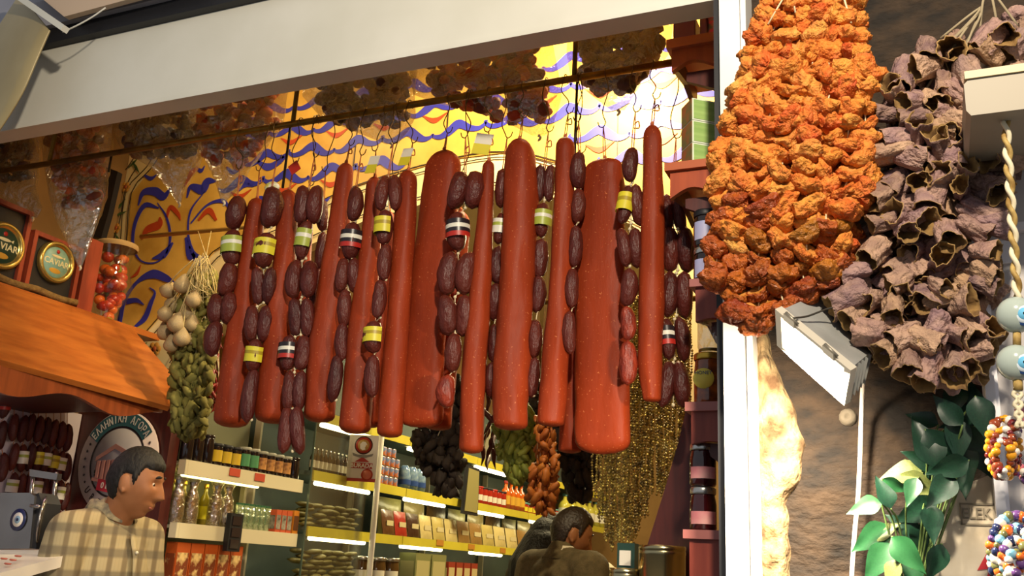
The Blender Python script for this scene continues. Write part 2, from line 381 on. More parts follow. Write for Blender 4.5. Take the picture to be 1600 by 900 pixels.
# ------------------------------------------------------------------ brass rail with drop rods
YR = 2.40; ZR = at(450, 195, Y=YR).z; 
m_brass = M('brass', '8a6c2c', .35, metal=.8, var='6a5222', scale=20)
rail = thing('hanging_rail', (-1.8, YR, ZR), 'long brass rail under the lintel carrying bags, hooks and sausages', 'rail')
MB().tube([(XL+.01, YR, ZR), (-.42, YR, ZR)], .011, 12).build('bar', m_brass, rail)
for px in (90, 458, 897): 
    x = at(px, 190 if px < 500 else 130, Y=YR).x; MB().tube([(x, YR, ZR+.01), (x, YR, 3.615)], .008, 8).build('hanger_rod', m_brass, rail)
for px, y2 in ((450, 290), (897, 262), (178, 265)):
    x = at(px, 200, Y=YR).x; MB().tube([(x, YR+.012, ZR+.012), (x, YR+.012, at(px, y2, Y=YR).z)], .0045, 8).build('drop_rod', M('dark_rod', '3a3024', .4, metal=.6), rail)
def railz(): return ZR
# ================================================================== hanging sausages
m_saus = M('cured_sausage', '903516', .5, var='702610', scale=9, bump=.3, bscale=34, stretch=(1, 1, .3), spec=.18)
def speckle(m, col, scale=170, lo=.70):
    """fine pale fat specks mixed over the base colour"""
    N = m.node_tree.nodes; L = m.node_tree.links; b = N['Principled BSDF']; src = b.inputs['Base Color'].links[0].from_socket
    nz = N.new('ShaderNodeTexNoise'); nz.inputs['Scale'].default_value = scale; nz.inputs['Detail'].default_value = 1
    tc = N.new('ShaderNodeTexCoord'); L.new(tc.outputs['Object'], nz.inputs['Vector'])
    rp = N.new('ShaderNodeValToRGB'); rp.color_ramp.elements[0].position = lo; rp.color_ramp.elements[1].position = lo+.05
    L.new(nz.outputs['Fac'], rp.inputs[0]); mx = N.new('ShaderNodeMix'); mx.data_type = 'RGBA'
    L.new(rp.outputs[0], mx.inputs[0]); L.new(src, mx.inputs[6]); mx.inputs[7].default_value = (*lin(col), 1)
    L.new(mx.outputs[2], b.inputs['Base Color'])
speckle(m_saus, 'b06038')
m_wire = M('hook_wire', '5a4a2c', .35, metal=.8)
m_twine = M('twine', 'b8793c', .8, var='9a3c28', scale=30)
def hook(th, px, py, Y, dx=0, kind=0):
    """wire hook over the rail down to the thing's top, tied with twine"""
    p1 = at(px, py, Y=Y); xr_ = at(px+dx, py, Y=YR).x; zt_ = ZR
    L_ = zt_-p1.z; mb = MB()
    path = [(xr_, YR+.016, zt_-.006), (xr_, YR+.008, zt_+.015), (xr_, YR-.010, zt_+.012), (xr_, YR-.017, zt_-.01),
            (lerp(xr_, p1.x, .15)+.008*(1 if kind % 2 else -1), lerp(YR-.017, Y, .3), zt_-L_*.22), (lerp(xr_, p1.x, .7)+.010*(-1 if kind % 2 else 1), lerp(YR-.017, Y, .8), zt_-L_*.42), (p1.x, Y, zt_-L_*.55)]
    mb.tube(smooth_path(path, 5), .0017, 6)
    cu = Vector((p1.x, Y, zt_-L_*.55)); s = .012*(1 if kind % 3 else -1)
    mb.tube(smooth_path([cu, cu+Vector((s*.6, 0, -.014)), cu+Vector((s*1.6, 0, -.010)), cu+Vector((s*2, 0, .004))], 4), .0017, 6)
    mb.build('hook', m_wire, th)
    tw = MB(); top = cu+Vector((s*.6, 0, -.012))
    for k in (-1, 1): tw.tube(smooth_path([top, lerp(top, p1, .5)+Vector((.004*k, -.003*k, 0)), p1+Vector((.003*k, 0, -.012))], 4), .0016, 5)
    if kind % 2 == 0: tw.tube(smooth_path([lerp(top, p1, .35), lerp(top, p1, .35)+Vector((.012, -.004, .006)), lerp(top, p1, .4)+Vector((.016, -.004, -.008)), lerp(top, p1, .45)], 5), .002, 5)
    tw.build('twine', m_twine, th)
def sausage(label, prof, Y, flat=1., dx=0, kind=0, sup=2.0, hk=True, seed=0):
    """prof: (px, py, width px) from the tied top to the bottom"""
    top = at(prof[0][0], prof[0][1], Y=Y); th = thing('cured_sausage', top, label, 'sausage', 'cured sausages hanging from the rail')
    P = smooth_path([at(x, y, Y=Y) for x, y, _ in prof], 8); n = len(P); W = []
    for i in range(n):
        t = i/(n-1)*(len(prof)-1); a = min(int(t), len(prof)-2); W.append(lerp(prof[a][2], prof[a+1][2], t-a))
    Ltot = (P[0]-P[-1]).length; mb = MB(); seg = 28; V = []; F = []; rings = []
    ts = [0, .004, .012, .025, .045] + [.045+.91*i/44 for i in range(1, 44)] + [.955, .972, .985, .995, 1]
    for t in ts:
        s = t*(n-1); a = min(int(s), n-2); c = lerp(P[a], P[a+1], s-a); wpx = lerp(W[a], W[a+1], s-a); wd = wpx*mpp(c)/.93*.5
        er = min(.5, wd/Ltot*1.0); 
        et = min(1, t/(er*1.1)); eb = min(1, (1-t)/(er*.62))
        e = math.sqrt(max(0, 1-(1-et)**2))*math.sqrt(max(0, 1-(1-eb)**2.6)); e = max(e, .02)
        rings.append((c, wd*e, max(min(wd, .05)*flat, .012)*e, t))
    for c, rx, ry, t in rings:
        for k in range(seg):
            a = 2*math.pi*k/seg; ca, sa = math.cos(a), math.sin(a); ex = 2/sup
            x = math.copysign(abs(ca)**ex, ca)*rx; y = math.copysign(abs(sa)**ex, sa)*ry
            nn = noise.noise(Vector((ca*1.2+seed*3.1, sa*1.2, c.z*7+seed)))*.13 + noise.noise(Vector((ca*2.5, sa*2.5+seed, c.z*22)))*.05
            V.append(c+Vector((x*(1+nn), y*(1+nn), 0)))
    m = len(rings)
    for i in range(m-1):
        for k in range(seg): F.append((i*seg+k, (i+1)*seg+k, (i+1)*seg+(k+1) % seg, i*seg+(k+1) % seg))
    F.append(tuple(range(seg))); F.append(tuple(reversed(range((m-1)*seg, m*seg))))
    mb.add(V, F, True); mb.build('casing', m_saus, th)
    kn = MB().ell(top+Vector((0, 0, .004)), (.006, .006, .009), 10, 6); kn.build('knot', m_twine, th)
    if hk: hook(th, prof[0][0], prof[0][1], Y, dx, kind)
    return th
sausage('slim brick-red cured sausage hanging leftmost in the row', [(402, 310, 26), (388, 420, 32), (372, 560, 44), (361, 668, 54)], 2.40, 1, 8, 0, seed=1)
sausage('brick-red cured sausage second from the left end of the rail', [(452, 297, 26), (443, 420, 34), (432, 560, 46), (425, 662, 52)], 2.40, 1, 6, 1, seed=2)
sausage('tall narrow cured sausage with pointed top, third from the left', [(541, 255, 22), (524, 400, 36), (507, 540, 48), (497, 660, 46)], 2.41, 1, 4, 2, seed=3)
sausage('cured sausage fourth from the left, ending beside the poster with the eagle', [(586, 277, 24), (577, 400, 32), (562, 560, 42), (553, 678, 48)], 2.40, 1, 8, 3, seed=4)
sausage('even narrow cured sausage left of the first wide slab', [(638, 267, 28), (630, 400, 32), (618, 560, 36), (608, 684, 36)], 2.38, 1, -6, 4, seed=5)
sausage('wide slab-like cured sausage with rounded shoulders, left of centre', [(694, 235, 50), (686, 330, 62), (668, 470, 72), (656, 590, 76), (657, 668, 68)], 2.43, .62, 2, 5, 2.3, seed=6)
sausage('thin club-shaped cured sausage hanging lowest in the middle', [(764, 252, 16), (758, 340, 24), (748, 480, 32), (739, 600, 38), (736, 709, 34)], 2.37, 1, -6, 6, seed=7)
sausage('thick round cured sausage in the centre with pale glossy flecks', [(812, 218, 42), (814, 330, 50), (806, 480, 54), (798, 600, 54), (797, 672, 48)], 2.38, 1, 2, 7, seed=8)
sausage('straight cured sausage just left of the widest slab', [(883, 215, 26), (882, 320, 32), (874, 480, 36), (864, 610, 42), (860, 666, 38)], 2.38, 1, -2, 8, seed=9)
sausage('widest slab-like cured sausage with flat bottom, right of centre', [(945, 249, 52), (941, 300, 66), (938, 450, 76), (941, 600, 84), (941, 710, 84)], 2.43, .6, 0, 9, 3.0, seed=10)
sausage('rightmost cured sausage, smooth and evenly round with a pointed bottom', [(1019, 196, 27), (1020, 330, 33), (1017, 480, 38), (1017, 570, 36), (1019, 628, 24)], 2.36, 1, 3, 10, seed=11)
sausage('dark cured sausage half hidden behind the widest slab', [(902, 300, 24), (899, 500, 30), (893, 640, 34), (891, 708, 34)], 2.52, 1, -2, 11, seed=12)
sausage('shaded cured sausage hidden behind the first wide slab', [(720, 330, 30), (706, 480, 34), (690, 600, 40), (684, 672, 40)], 2.53, 1, 0, 12, seed=13)
sausage('shaded cured sausage hanging behind the fourth from the left', [(608, 330, 24), (596, 500, 28), (584, 600, 34), (576, 668, 36)], 2.53, 1, 0, 13, seed=14)
sausage('shaded cured sausage hanging behind the second from the left', [(476, 340, 24), (468, 500, 28), (455, 600, 32), (452, 648, 32)], 2.53, 1, 0, 14, seed=15)
# ------------------------------------------------------------------ strings of small dark links
m_link = M('dark_link', '542018', .38, var='381310', scale=3, bump=.35, bscale=6, rand=['4a1a14', '62281c', '521e18', '3c1512'], spec=.35, bdist=.02)
m_redlink = M('red_link', '8a301a', .38, var='662014', scale=3, bump=.35, bscale=6, bdist=.02)
def link_mesh(sd):
    mb = MB(); V = []; F = []; seg, rg = 14, 13
    for i in range(rg+1):
        t = i/rg; z = .5-t; r = .5*math.sin(math.pi*min(max(t, .004), .996))**.34; cx = .10*math.sin(math.pi*t)*(1 if sd % 2 else -1)
        if t < .02 or t > .98: r = .05
        for k in range(seg):
            a = 2*math.pi*k/seg; q = 1+.10*noise.noise(Vector((math.cos(a)*1.4, math.sin(a)*1.4, t*5+sd*7)))
            V.append((cx+r*q*math.cos(a), r*q*math.sin(a), z))
    for i in range(rg):
        for k in range(seg): F.append((i*seg+k, (i+1)*seg+k, (i+1)*seg+(k+1) % seg, i*seg+(k+1) % seg))
    mb.add(V, F, True); return mb.mesh('link', m_link)
LINKS = [link_mesh(i) for i in range(5)]
LINKR = []
for i in range(2): q = link_mesh(i+6); q.materials.clear(); q.materials.append(m_redlink); LINKR.append(q)
def band_mesh(c1, c2, c3):
    """paper label wrapped round the front of a link"""
    mb = MB(); V = []; F = []; n = 10; hs = [.24, .12, .02, -.08, -.2]
    for h in hs:
        for k in range(n+1):
            a = math.radians(-190+190*k/n); V.append((.60*math.cos(a), .60*math.sin(a), h))
    for i in range(len(hs)-1):
        for k in range(n): F.append((i*(n+1)+k, (i+1)*(n+1)+k, (i+1)*(n+1)+k+1, i*(n+1)+k+1))
    mb.add(V, F, True)
    for q in range(len(mb.m)): mb.m[q] = (0 if q < n*1 else 1 if q < n*2 else 0 if q < 3*n else 2)
    return mb.mesh('paper_label', [c1, c2, c3])
m_lgreen, m_lyel, m_lwhite, m_lred, m_ldark = M('label_green', '9aa43c', .4), M('label_yellow', 'cfc22e', .4), M('label_white', 'd8d4c4', .4), M('label_red', 'a8261c', .4), M('label_dark', '241c20', .3)
BAND = {'g': band_mesh(m_lgreen, m_lwhite, m_lgreen), 'y': band_mesh(m_lyel, M('label_print', 'a08a20', .4), m_lyel), 'w': band_mesh(m_lwhite, m_lgreen, m_lwhite), 'p': band_mesh(m_ldark, m_lwhite, m_lred)}
m_thread = M('cotton_thread', 'd8c8a0', .8)
def chain(label, items, Y, dx=0, kind=0, hk=True):
    """items: (px, py centre, length px, width px, n side by side, label letter)"""
    x, y, l, w_, n, b = items[0]; top = at(x, y-l*.5, Y=Y); th = thing('sausage_string', top, label, 'sausage', 'strings of small dark sausages')
    pts = []
    for (x, y, l, w_, n, b) in items:
        c = at(x, y, Y=Y); s = mpp(c); 
        for q in range(n):
            off = (q-(n-1)/2)*w_*s*1.02; r = rnd(-.10, .10)+(.09 if n == 2 else 0)*(q*2-1)*-1
            me = random.choice(LINKR if b and 'r' in b else LINKS)
            lk = piece('link', me, th, c+Vector((off, (.012*q)-.006+rnd(-.004, .004), 0)), (rnd(-.06, .06), r, rnd(0, 6.28)), (w_*s*1.26, w_*s*1.26, l*s*1.15))
            if b and b[0] in BAND and q == 0:
                lb = bpy.data.objects.new('paper_label', BAND[b[0]]); COL.objects.link(lb); lb.parent = lk; lb.rotation_euler = (0, 0, -lk.rotation_euler.z+rnd(-.5, .3))
        pts += [at(x, y-l*.5, Y=Y), at(x, y+l*.5, Y=Y)]
    tm = MB(); tm.tube(pts, .0018, 5)
    for p in pts[1:]: tm.ell(p, (.005, .005, .005), 8, 5)
    tm.build('thread', m_thread, th)
    if hk: hook(th, items[0][0], items[0][1]-items[0][2]*.5, Y, dx, kind)
    return th
chain('string of dark links with a green label, leftmost on the rail', [(371, 334, 50, 24, 1, None), (367, 388, 52, 25, 1, 'g'), (356, 437, 48, 24, 1, None), (347, 482, 46, 22, 2, None), (337, 530, 50, 22, 1, None)], 2.36, -8, 0)
chain('string of paired dark links with two yellow labels, second from left', [(424, 325, 60, 28, 1, None), (417, 392, 52, 26, 1, 'y'), (412, 447, 52, 18, 2, None), (402, 505, 52, 20, 2, None), (399, 556, 46, 20, 1, 'y'), (393, 618, 76, 20, 1, None)], 2.35, -4, 1)
chain('long string of paired dark links ending lowest, left of the pointed sausage', [(483, 320, 56, 22, 2, None), (478, 376, 56, 20, 1, 'g'), (472, 436, 56, 22, 2, None), (470, 496, 54, 19, 2, None), (461, 551, 50, 22, 2, 'p'), (460, 610, 56, 18, 2, None), (457, 672, 66, 20, 2, None)], 2.36, 2, 2)
chain('short string of almost black links beside the pointed sausage', [(506, 338, 46, 16, 1, None), (502, 392, 54, 16, 1, None), (496, 450, 56, 16, 1, None), (490, 506, 50, 15, 1, None)], 2.45, 4, 3)
chain('string of dark links with a printed dark wrapper, right of the pointed sausage', [(556, 320, 52, 20, 1, None), (550, 377, 54, 24, 1, 'p'), (544, 430, 50, 18, 2, None), (540, 482, 54, 18, 1, None), (537, 534, 54, 18, 1, None), (525, 592, 66, 18, 1, None)], 2.37, 6, 4)
chain('string of dark links with yellow labels left of the even narrow sausage', [(607, 301, 54, 18, 2, None), (602, 356, 50, 22, 1, 'y'), (603, 410, 54, 18, 1, None), (594, 468, 56, 18, 1, None), (586, 527, 46, 24, 1, 'y'), (584, 588, 60, 20, 1, None)], 2.34, 2, 5)
chain('string of plump brown links hanging right of the first wide slab', [(727, 297, 56, 26, 2, None), (718, 363, 56, 26, 1, 'p'), (716, 427, 62, 28, 2, None), (711, 493, 58, 26, 2, None), (709, 552, 54, 22, 1, None), (700, 612, 46, 24, 1, 'r')], 2.35, 2, 6)
chain('string of dark links with a white label between club and centre sausage', [(786, 296, 56, 20, 1, None), (783, 358, 46, 18, 1, 'w'), (780, 415, 56, 20, 1, None), (774, 472, 54, 18, 1, None), (772, 536, 54, 18, 1, None), (769, 594, 50, 16, 1, None)], 2.40, -2, 7)
chain('string of dark links with a green label right of the centre sausage', [(851, 286, 54, 16, 2, None), (849, 345, 50, 20, 1, 'g'), (845, 404, 56, 22, 1, None), (840, 460, 52, 20, 1, None), (837, 530, 54, 20, 1, None), (834, 590, 56, 18, 1, None)], 2.40, -2, 8)
chain('string of unlabelled dark links at the left edge of the widest slab', [(906, 268, 54, 20, 1, None), (903, 322, 50, 18, 1, None), (899, 385, 60, 18, 1, None), (895, 450, 58, 18, 1, None), (892, 520, 60, 18, 1, None)], 2.37, 0, 9)
chain('string of reddish links with a yellow label right of the widest slab', [(988, 259, 52, 20, 1, None), (986, 319, 60, 18, 2, 'y'), (984, 387, 58, 18, 2, None), (982, 450, 54, 22, 1, None), (981, 506, 48, 20, 1, 'r'), (981, 567, 62, 24, 1, 'r')], 2.345, 2, 10)
chain('string of almost black paired links at the right end of the rail', [(1052, 332, 54, 18, 2, None), (1059, 390, 64, 24, 2, None), (1057, 460, 66, 22, 2, None), (1054, 530, 62, 20, 2, 'p'), (1052, 600, 66, 22, 2, None)], 2.40, 6, 11)
# paper tags hung on the hooks
for i, (px, py, lab) in enumerate([(582, 257, 'small folded white and yellow paper tag on a hook, left one'), (634, 245, 'small folded white and yellow paper tag on a hook beside the first slab'), (754, 225, 'largest white and yellow paper tag hanging above the club-shaped sausage')]):
    s = 1.2 if i == 2 else 1; c = at(px, py, Y=2.36); k = mpp(c)
    t = thing('price_tag', c, lab, 'tag', 'paper tags on the hooks'); X = Vector((k*11*s, .006*(1 if i == 2 else -1), -.004)); Z = Vector((.004, 0, k*7*s)); n = Vector((0, -.0008, 0))
    MB().obox(c+Z, X, Z, n).build('white_half', m_lwhite, t); MB().obox(c-Z, X, Z, n).build('yellow_half', m_lyel, t)
t = thing('price_tag', at(425, 292, Y=2.36), 'crumpled yellow wrapper scrap on a hook above the left sausages', 'tag'); c = at(425, 292, Y=2.36)
MB().ell(c, (.030, .008, .018), 12, 7, fn=lambda d, p: p*(1+.35*noise.noise(d*3))).build('wrapper', M('yellow_wrapper', 'c8bc28', .3, var='e8e4d0', scale=50), t)
tag(MB().obox(at(460, 262, Y=2.37), (.016, 0, .010), (-.010, 0, .016), (0, .001, 0)).build('price_tag', m_lred), 'small red paper tag turned on its corner on a hook', 'tag')
# ------------------------------------------------------------------ bags of dried vegetables lying along the rail
f_bag = film('bag_film', 'd8c090', .66, .10, .34)
def lump(mb, c, r, sd, mi=0, seg=9, rg=6):
    R_ = Matrix.Rotation(rnd(0, 6.28), 3, 'X') @ Matrix.Rotation(rnd(0, 6.28), 3, 'Z')
    mb.ell(c, (r, r*.8, r*.7), seg, rg, mi, R_, lambda d, p: p*(1+.30*noise.noise(d*2.2+Vector((sd*3.7, sd, 0)))))
def bag(label, rows, Y, T, fill, mats, cat='bag', nlump=110, r=.027, tilt=0):
    ys = [q[0] for q in rows]; y0, y1 = ys[0], ys[-1]
    base = at((rows[-1][1]+rows[-1][2])/2, y1, Y=Y); th = thing('plastic_bag', base, label, cat, 'bags of dried vegetables along the rail')
    xl = [(q[0], q[1]) for q in rows]; xr__ = [(q[0], q[2]) for q in rows]
    nu, nv = 22, 26; V = []; F = []
    for side in (-1, 1):
        for j in range(nv+1):
            t = j/nv; py = lerp(y0, y1, t); a, b = interp(xl, py), interp(xr__, py)
            for i in range(nu+1):
                u = i/nu; p = at(lerp(a, b, u), py, Y=Y); d = (1-abs(2*u-1)**3)**.5*interp([(0, .5), (.15, 1), (.6, 1), (1, .05)], t)
                d *= 1+.55*noise.noise(Vector((p.x*16, p.z*16, side*3)))+.25*noise.noise(Vector((p.x*45, p.z*40, side)))
                p.y += side*T*max(d, .02); V.append(p)
    m = (nu+1)*(nv+1)
    for s_ in (0, 1):
        for j in range(nv):
            for i in range(nu):
                a = s_*m+j*(nu+1)+i; q = (a, a+1, a+nu+2, a+nu+1); F.append(q if s_ == 0 else tuple(reversed(q)))
    MB().add(V, F, True).build('film', f_bag, th)
    cm = MB(); 
    for k in range(nlump):
        t = rnd(0.02, fill); py = lerp(y0, y1, t); a, b = interp(xl, py), interp(xr__, py); px = lerp(a, b, rnd(.12, .88)); p = at(px, py, Y=Y); p.y += rnd(-.5, .5)*T
        lump(cm, p, r*rnd(.7, 1.2), k, random.choice(range(len(mats))))
    tag(cm.build('dried_vegetables', mats, th), kind='stuff')
    MB().tube(smooth_path([base, base+Vector((.006, 0, -.008)), base+Vector((-.004, .004, -.016))], 3), [.006]+[.004]*5+[.002], 6).build('twisted_end', M('milky_plastic', 'd8cdb0', .3), th)
m_bp = [M('dried_red', '9c3818', .6, bump=.4, bscale=60), M('dried_orange', 'c05a20', .6, bump=.4, bscale=60), M('dried_brown', '6c301a', .6, bump=.4, bscale=60)]
m_be = [M('dried_plum', '4a3434', .6, bump=.4, bscale=60), M('dried_umber', '5c4230', .6, bump=.4, bscale=60), M('dried_black', '262020', .6)]
bag('clear bag of dark dried vegetables at the far left end of the rail', [(190, -60, 60), (240, -50, 62), (290, -30, 55), (325, 25, 66), (340, 44, 58)], 2.50, .045, .6, m_be)
bag('long drooping clear bag of dried red peppers at the left', [(175, 72, 178), (240, 68, 172), (300, 76, 166), (350, 92, 150), (395, 112, 136), (416, 122, 128)], 2.47, .045, .62, m_bp)
bag('clear bag of dark dried eggplants with a milky pointed corner, left', [(165, 178, 314), (205, 176, 316), (235, 190, 318), (262, 236, 306), (295, 262, 288), (317, 277, 283)], 2.52, .05, .52, m_be)
bag('clear bag of dried brown peppers hanging above the leftmost sausages', [(140, 292, 450), (195, 296, 442), (230, 308, 412), (262, 328, 388), (295, 340, 374), (315, 346, 353)], 2.50, .05, .66, m_bp)
bag('clear bag of dark dried eggplants left of the centre on the rail', [(105, 480, 652), (150, 472, 648), (182, 500, 650), (202, 545, 640), (224, 600, 622)], 2.52, .05, .72, m_be)
bag('largest glossy clear bag of dried red peppers above the centre', [(60, 648, 862), (110, 640, 872), (150, 646, 878), (172, 740, 872), (196, 800, 864), (212, 832, 852)], 2.50, .06, .82, m_bp, nlump=190)
bag('clear bag of dark dried eggplants at the right end of the rail', [(35, 888, 1052), (85, 885, 1046), (122, 892, 1006), (150, 925, 990), (172, 955, 976)], 2.52, .05, .75, m_be, nlump=150)
# ================================================================== dried peppers and eggplants on the pier
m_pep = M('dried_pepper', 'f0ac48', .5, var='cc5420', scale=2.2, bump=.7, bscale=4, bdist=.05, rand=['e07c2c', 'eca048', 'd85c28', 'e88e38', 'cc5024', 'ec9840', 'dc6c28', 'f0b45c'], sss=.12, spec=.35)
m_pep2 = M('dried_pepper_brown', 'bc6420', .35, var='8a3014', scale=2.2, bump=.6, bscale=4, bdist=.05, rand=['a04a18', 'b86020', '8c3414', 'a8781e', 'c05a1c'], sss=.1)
m_pepin = M('pepper_inside', 'c88a3a', .6, var='b06a28', scale=40)
def pepper_mesh(sd, mat):
    """dried bell pepper shell: lobed, crumpled, dimpled round the open end"""
    mb = MB(); V = []; F = []; seg, rg = 30, 20; lob = 3+sd % 2; ph = sd*1.7
    for i in range(rg+1):
        t = i/rg; th_ = math.pi*t
        r = .52*math.sin(th_)**.75; z = .40*math.cos(th_)
        if t < .3: z -= .34*(1-t/.3)**1.2        # sunken stalk end
        for k in range(seg):
            a = 2*math.pi*k/seg; d = Vector((math.cos(a), math.sin(a), 0))
            q = 1+.13*math.sin(lob*a+ph)+.30*noise.noise(Vector((d.x*1.5+sd*5, d.y*1.5, z*2)))+.26*noise.noise(Vector((d.x*4, d.y*4+sd, z*5)))+.13*noise.noise(Vector((d.x*9, d.y*9+sd, z*11)))-.10*abs(noise.noise(Vector((d.x*6+sd, d.y*6, z*2))))
            V.append((d.x*r*q, d.y*r*q, z*(1+.3*noise.noise(Vector((d.x*2, d.y*2, sd+4))))))
    for i in range(rg):
        for k in range(seg): F.append((i*seg+k, (i+1)*seg+k, (i+1)*seg+(k+1) % seg, i*seg+(k+1) % seg))
    mb.add(V, F, True)
    for i in range(seg*4): mb.m[i] = 1
    return mb.mesh('pepper', [mat, m_pepin])
PEP = [pepper_mesh(i, m_pep) for i in range(9)]; PEP2 = [pepper_mesh(i+20, m_pep2) for i in range(6)]
m_str = M('string', 'd8c8a0', .8)
YP = 1.80
pb_ = thing('dried_pepper_bundle', at(1265, 0, Y=YP), 'big bundle of strung orange dried peppers hanging in front of the white frame', 'dried peppers')
tops = [1212, 1228, 1246, 1262, 1280, 1298, 1314, 1326]
bots = [(1124, 440), (1152, 490), (1186, 505), (1222, 478), (1258, 470), (1292, 430), (1326, 435), (1352, 300)]
cnt = 0; strs = MB()
for lay in (0, 1):
    for s in range(8):
        if lay and s == 7: continue
        xt = tops[s]+(8 if lay else 0); xb_, yb_ = bots[s]; xb_ += 14 if lay else 0; yb_ -= 24 if lay else 0
        mid = [(1140+5, 0)]; Yl = YP + (.045 if lay else 0)
        pts = []
        n = int((yb_+20)/(25.5 if not lay else 28))
        for k in range(n+1):
            t = k/n; py = lerp(-22, yb_, t); bulge = math.sin(min(1, t*1.25)*math.pi*.5)
            px = lerp(xt, xb_, bulge**1.1 if s < 6 else min(1, t*1.9)**.8)
            if s >= 6 and py > 280: px -= (py-280)*.16
            Yk = Yl - .035*math.sin(math.pi*min(1, t*1.1))*(1-abs(s-3.5)/5)
            c = at(px+rnd(-5, 5), py+rnd(-4, 4), Y=Yk+rnd(-.012, .012)); pts.append(c)
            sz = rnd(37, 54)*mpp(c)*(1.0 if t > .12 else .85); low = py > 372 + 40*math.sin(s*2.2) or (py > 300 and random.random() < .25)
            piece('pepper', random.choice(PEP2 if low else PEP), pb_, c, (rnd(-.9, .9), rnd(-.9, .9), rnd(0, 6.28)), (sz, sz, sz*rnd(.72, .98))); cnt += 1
        strs.tube(smooth_path(pts, 2), .0016, 5)
top_ = at(1268, -40, Y=YP+.02)
for s in range(8): strs.tube([at(tops[s], -18, Y=YP), top_+Vector((0, 0, .08))], .0018, 5)
for a, b in [((1200, 38), (1228, -10)), ((1330, 36), (1316, -12)), ((1243, 20), (1236, -14))]: strs.tube([at(*a, Y=YP-.03), at(*b, Y=YP-.03)], .002, 5)
strs.build('string', m_str, pb_)
# eggplant shells
m_egg = M('eggplant_skin', 'c8a48c', .6, var='745a60', scale=2.0, bump=.6, bscale=3.5, bdist=.05, rand=['a88474', '88686a', 'c09c78', '967678', '6c5250', 'b08c60', '8c7470'], spec=.3)
m_eggin = M('eggplant_inside', '9a7844', .75, var='6a4c2a', scale=3, bump=.4)
m_eggrim = M('eggplant_rim', 'b8965c', .7, var='8a6a40', scale=30)
def cup_mesh(sd):
    """hollowed dried eggplant half: wrinkled cup, pale rim, open mouth"""
    mb = MB(); V = []; F = []; seg = 26; mt = []
    out = [(.04, -.5), (.22, -.49), (.33, -.40), (.37, -.2), (.38, 0), (.39, .2), (.41, .38), (.43, .5)]
    inn = [(.402, .505), (.37, .36), (.33, .1), (.28, -.2), (.12, -.38), (.01, -.40)]
    prof = out+inn; flt = 1-.35*((sd*37) % 10)/10
    for j, (r, z) in enumerate(prof):
        for k in range(seg):
            a = 2*math.pi*k/seg; d = Vector((math.cos(a), math.sin(a), 0))
            q = 1+.38*noise.noise(Vector((d.x*1.3+sd*4, d.y*1.3, z*1.4)))+.24*noise.noise(Vector((d.x*3.2, d.y*3.2+sd, z*1.6)))+.08*noise.noise(Vector((d.x*8, d.y*8+sd, z*4)))
            q *= 1+.10*(z if sd % 3 else -z*.6)
            bend = .12*math.sin(z*2+sd)
            V.append((d.x*r*q+bend, d.y*r*q*flt, z*(1+.26*noise.noise(Vector((d.x*1.5, d.y*1.5, sd*2))))))
    n = len(prof)
    for i in range(n-1):
        for k in range(seg): F.append((i*seg+k, i*seg+(k+1) % seg, (i+1)*seg+(k+1) % seg, (i+1)*seg+k)); mt.append(0 if i < len(out)-1 else 2 if i == len(out)-1 else 1)
    F.append(tuple(reversed(range(seg)))); mt.append(0)
    mb.add(V, F, True); mb.m = mt; return mb.mesh('eggplant_shell', [m_egg, m_eggin, m_eggrim])
EGG = [cup_mesh(i) for i in range(10)]
YE = 1.845
def eggs(label, prof, n, knot, seedpts, ysc=1.):
    th = thing('dried_eggplant_bundle', at(*knot, Y=YE), label, 'dried eggplants'); ys = [q[0] for q in prof]
    pts = []; tries = 0
    while len(pts) < n and tries < 60000:
        tries += 1; py = rnd(ys[0], ys[-1]); a, b = interp([(q[0], q[1]) for q in prof], py), interp([(q[0], q[2]) for q in prof], py); px = rnd(a, b)
        lay = len(pts) % 3
        if all((px-q[0])**2+((py-q[1])*1.25)**2 > 23**2 for q in pts if q[2] == lay): pts.append((px, py, lay))
    for px, py, lay in pts:
        c = at(px, py, Y=YE+(-.035, .01, .055)[lay]+rnd(-.01, .01)); cx = interp([(q[0], (q[1]+q[2])/2) for q in prof], py)
        # mouths point outwards and down, most of them somewhat to the viewer
        d = Vector(((px-cx)*.012+rnd(-.8, .8), rnd(-1.0, .15) if lay == 0 else rnd(-.7, .4), rnd(-1.0, .25))).normalized()
        sz = rnd(40, 56)*mpp(c); rot = d.to_track_quat('Z', 'Y') @ Matrix.Rotation(rnd(0, 6.28), 3, 'Z').to_quaternion()
        piece('eggplant_shell', random.choice(EGG), th, c, rot.to_euler(), (sz*rnd(.85, 1.12), sz*rnd(.85, 1.12), sz*rnd(.85, 1.25)))
    st = MB(); k0 = at(knot[0], knot[1], Y=YE)
    for sp in seedpts: st.tube(smooth_path([k0, at(lerp(knot[0], sp[0], .3)+rnd(-6, 6), lerp(knot[1], sp[1], .3), Y=YE-.02), at(*sp, Y=YE)], 5), .0025, 6)
    st.build('string', M('grey_twine', '9a8c70', .9), th); return th
eggs('long hanging bundle of hollow purple-brown dried eggplants on the stone pier', [(75, 1455, 1500), (105, 1405, 1520), (160, 1388, 1525), (230, 1372, 1535), (300, 1372, 1552), (345, 1360, 1550), (390, 1325, 1545), (440, 1318, 1545), (480, 1325, 1545), (520, 1355, 1540), (560, 1380, 1530), (588, 1470, 1510)], 215, (1535, 10), [(1460, 90), (1480, 70), (1500, 85), (1450, 250), (1420, 180), (1470, 60)])
eggs('upper bundle of dark dried eggplants tied by grey strings, behind the white box corner', [(30, 1545, 1600), (60, 1520, 1640), (100, 1515, 1660), (150, 1530, 1660), (300, 1545, 1560)], 34, (1545, -20), [(1560, 50), (1530, 60), (1590, 40)])
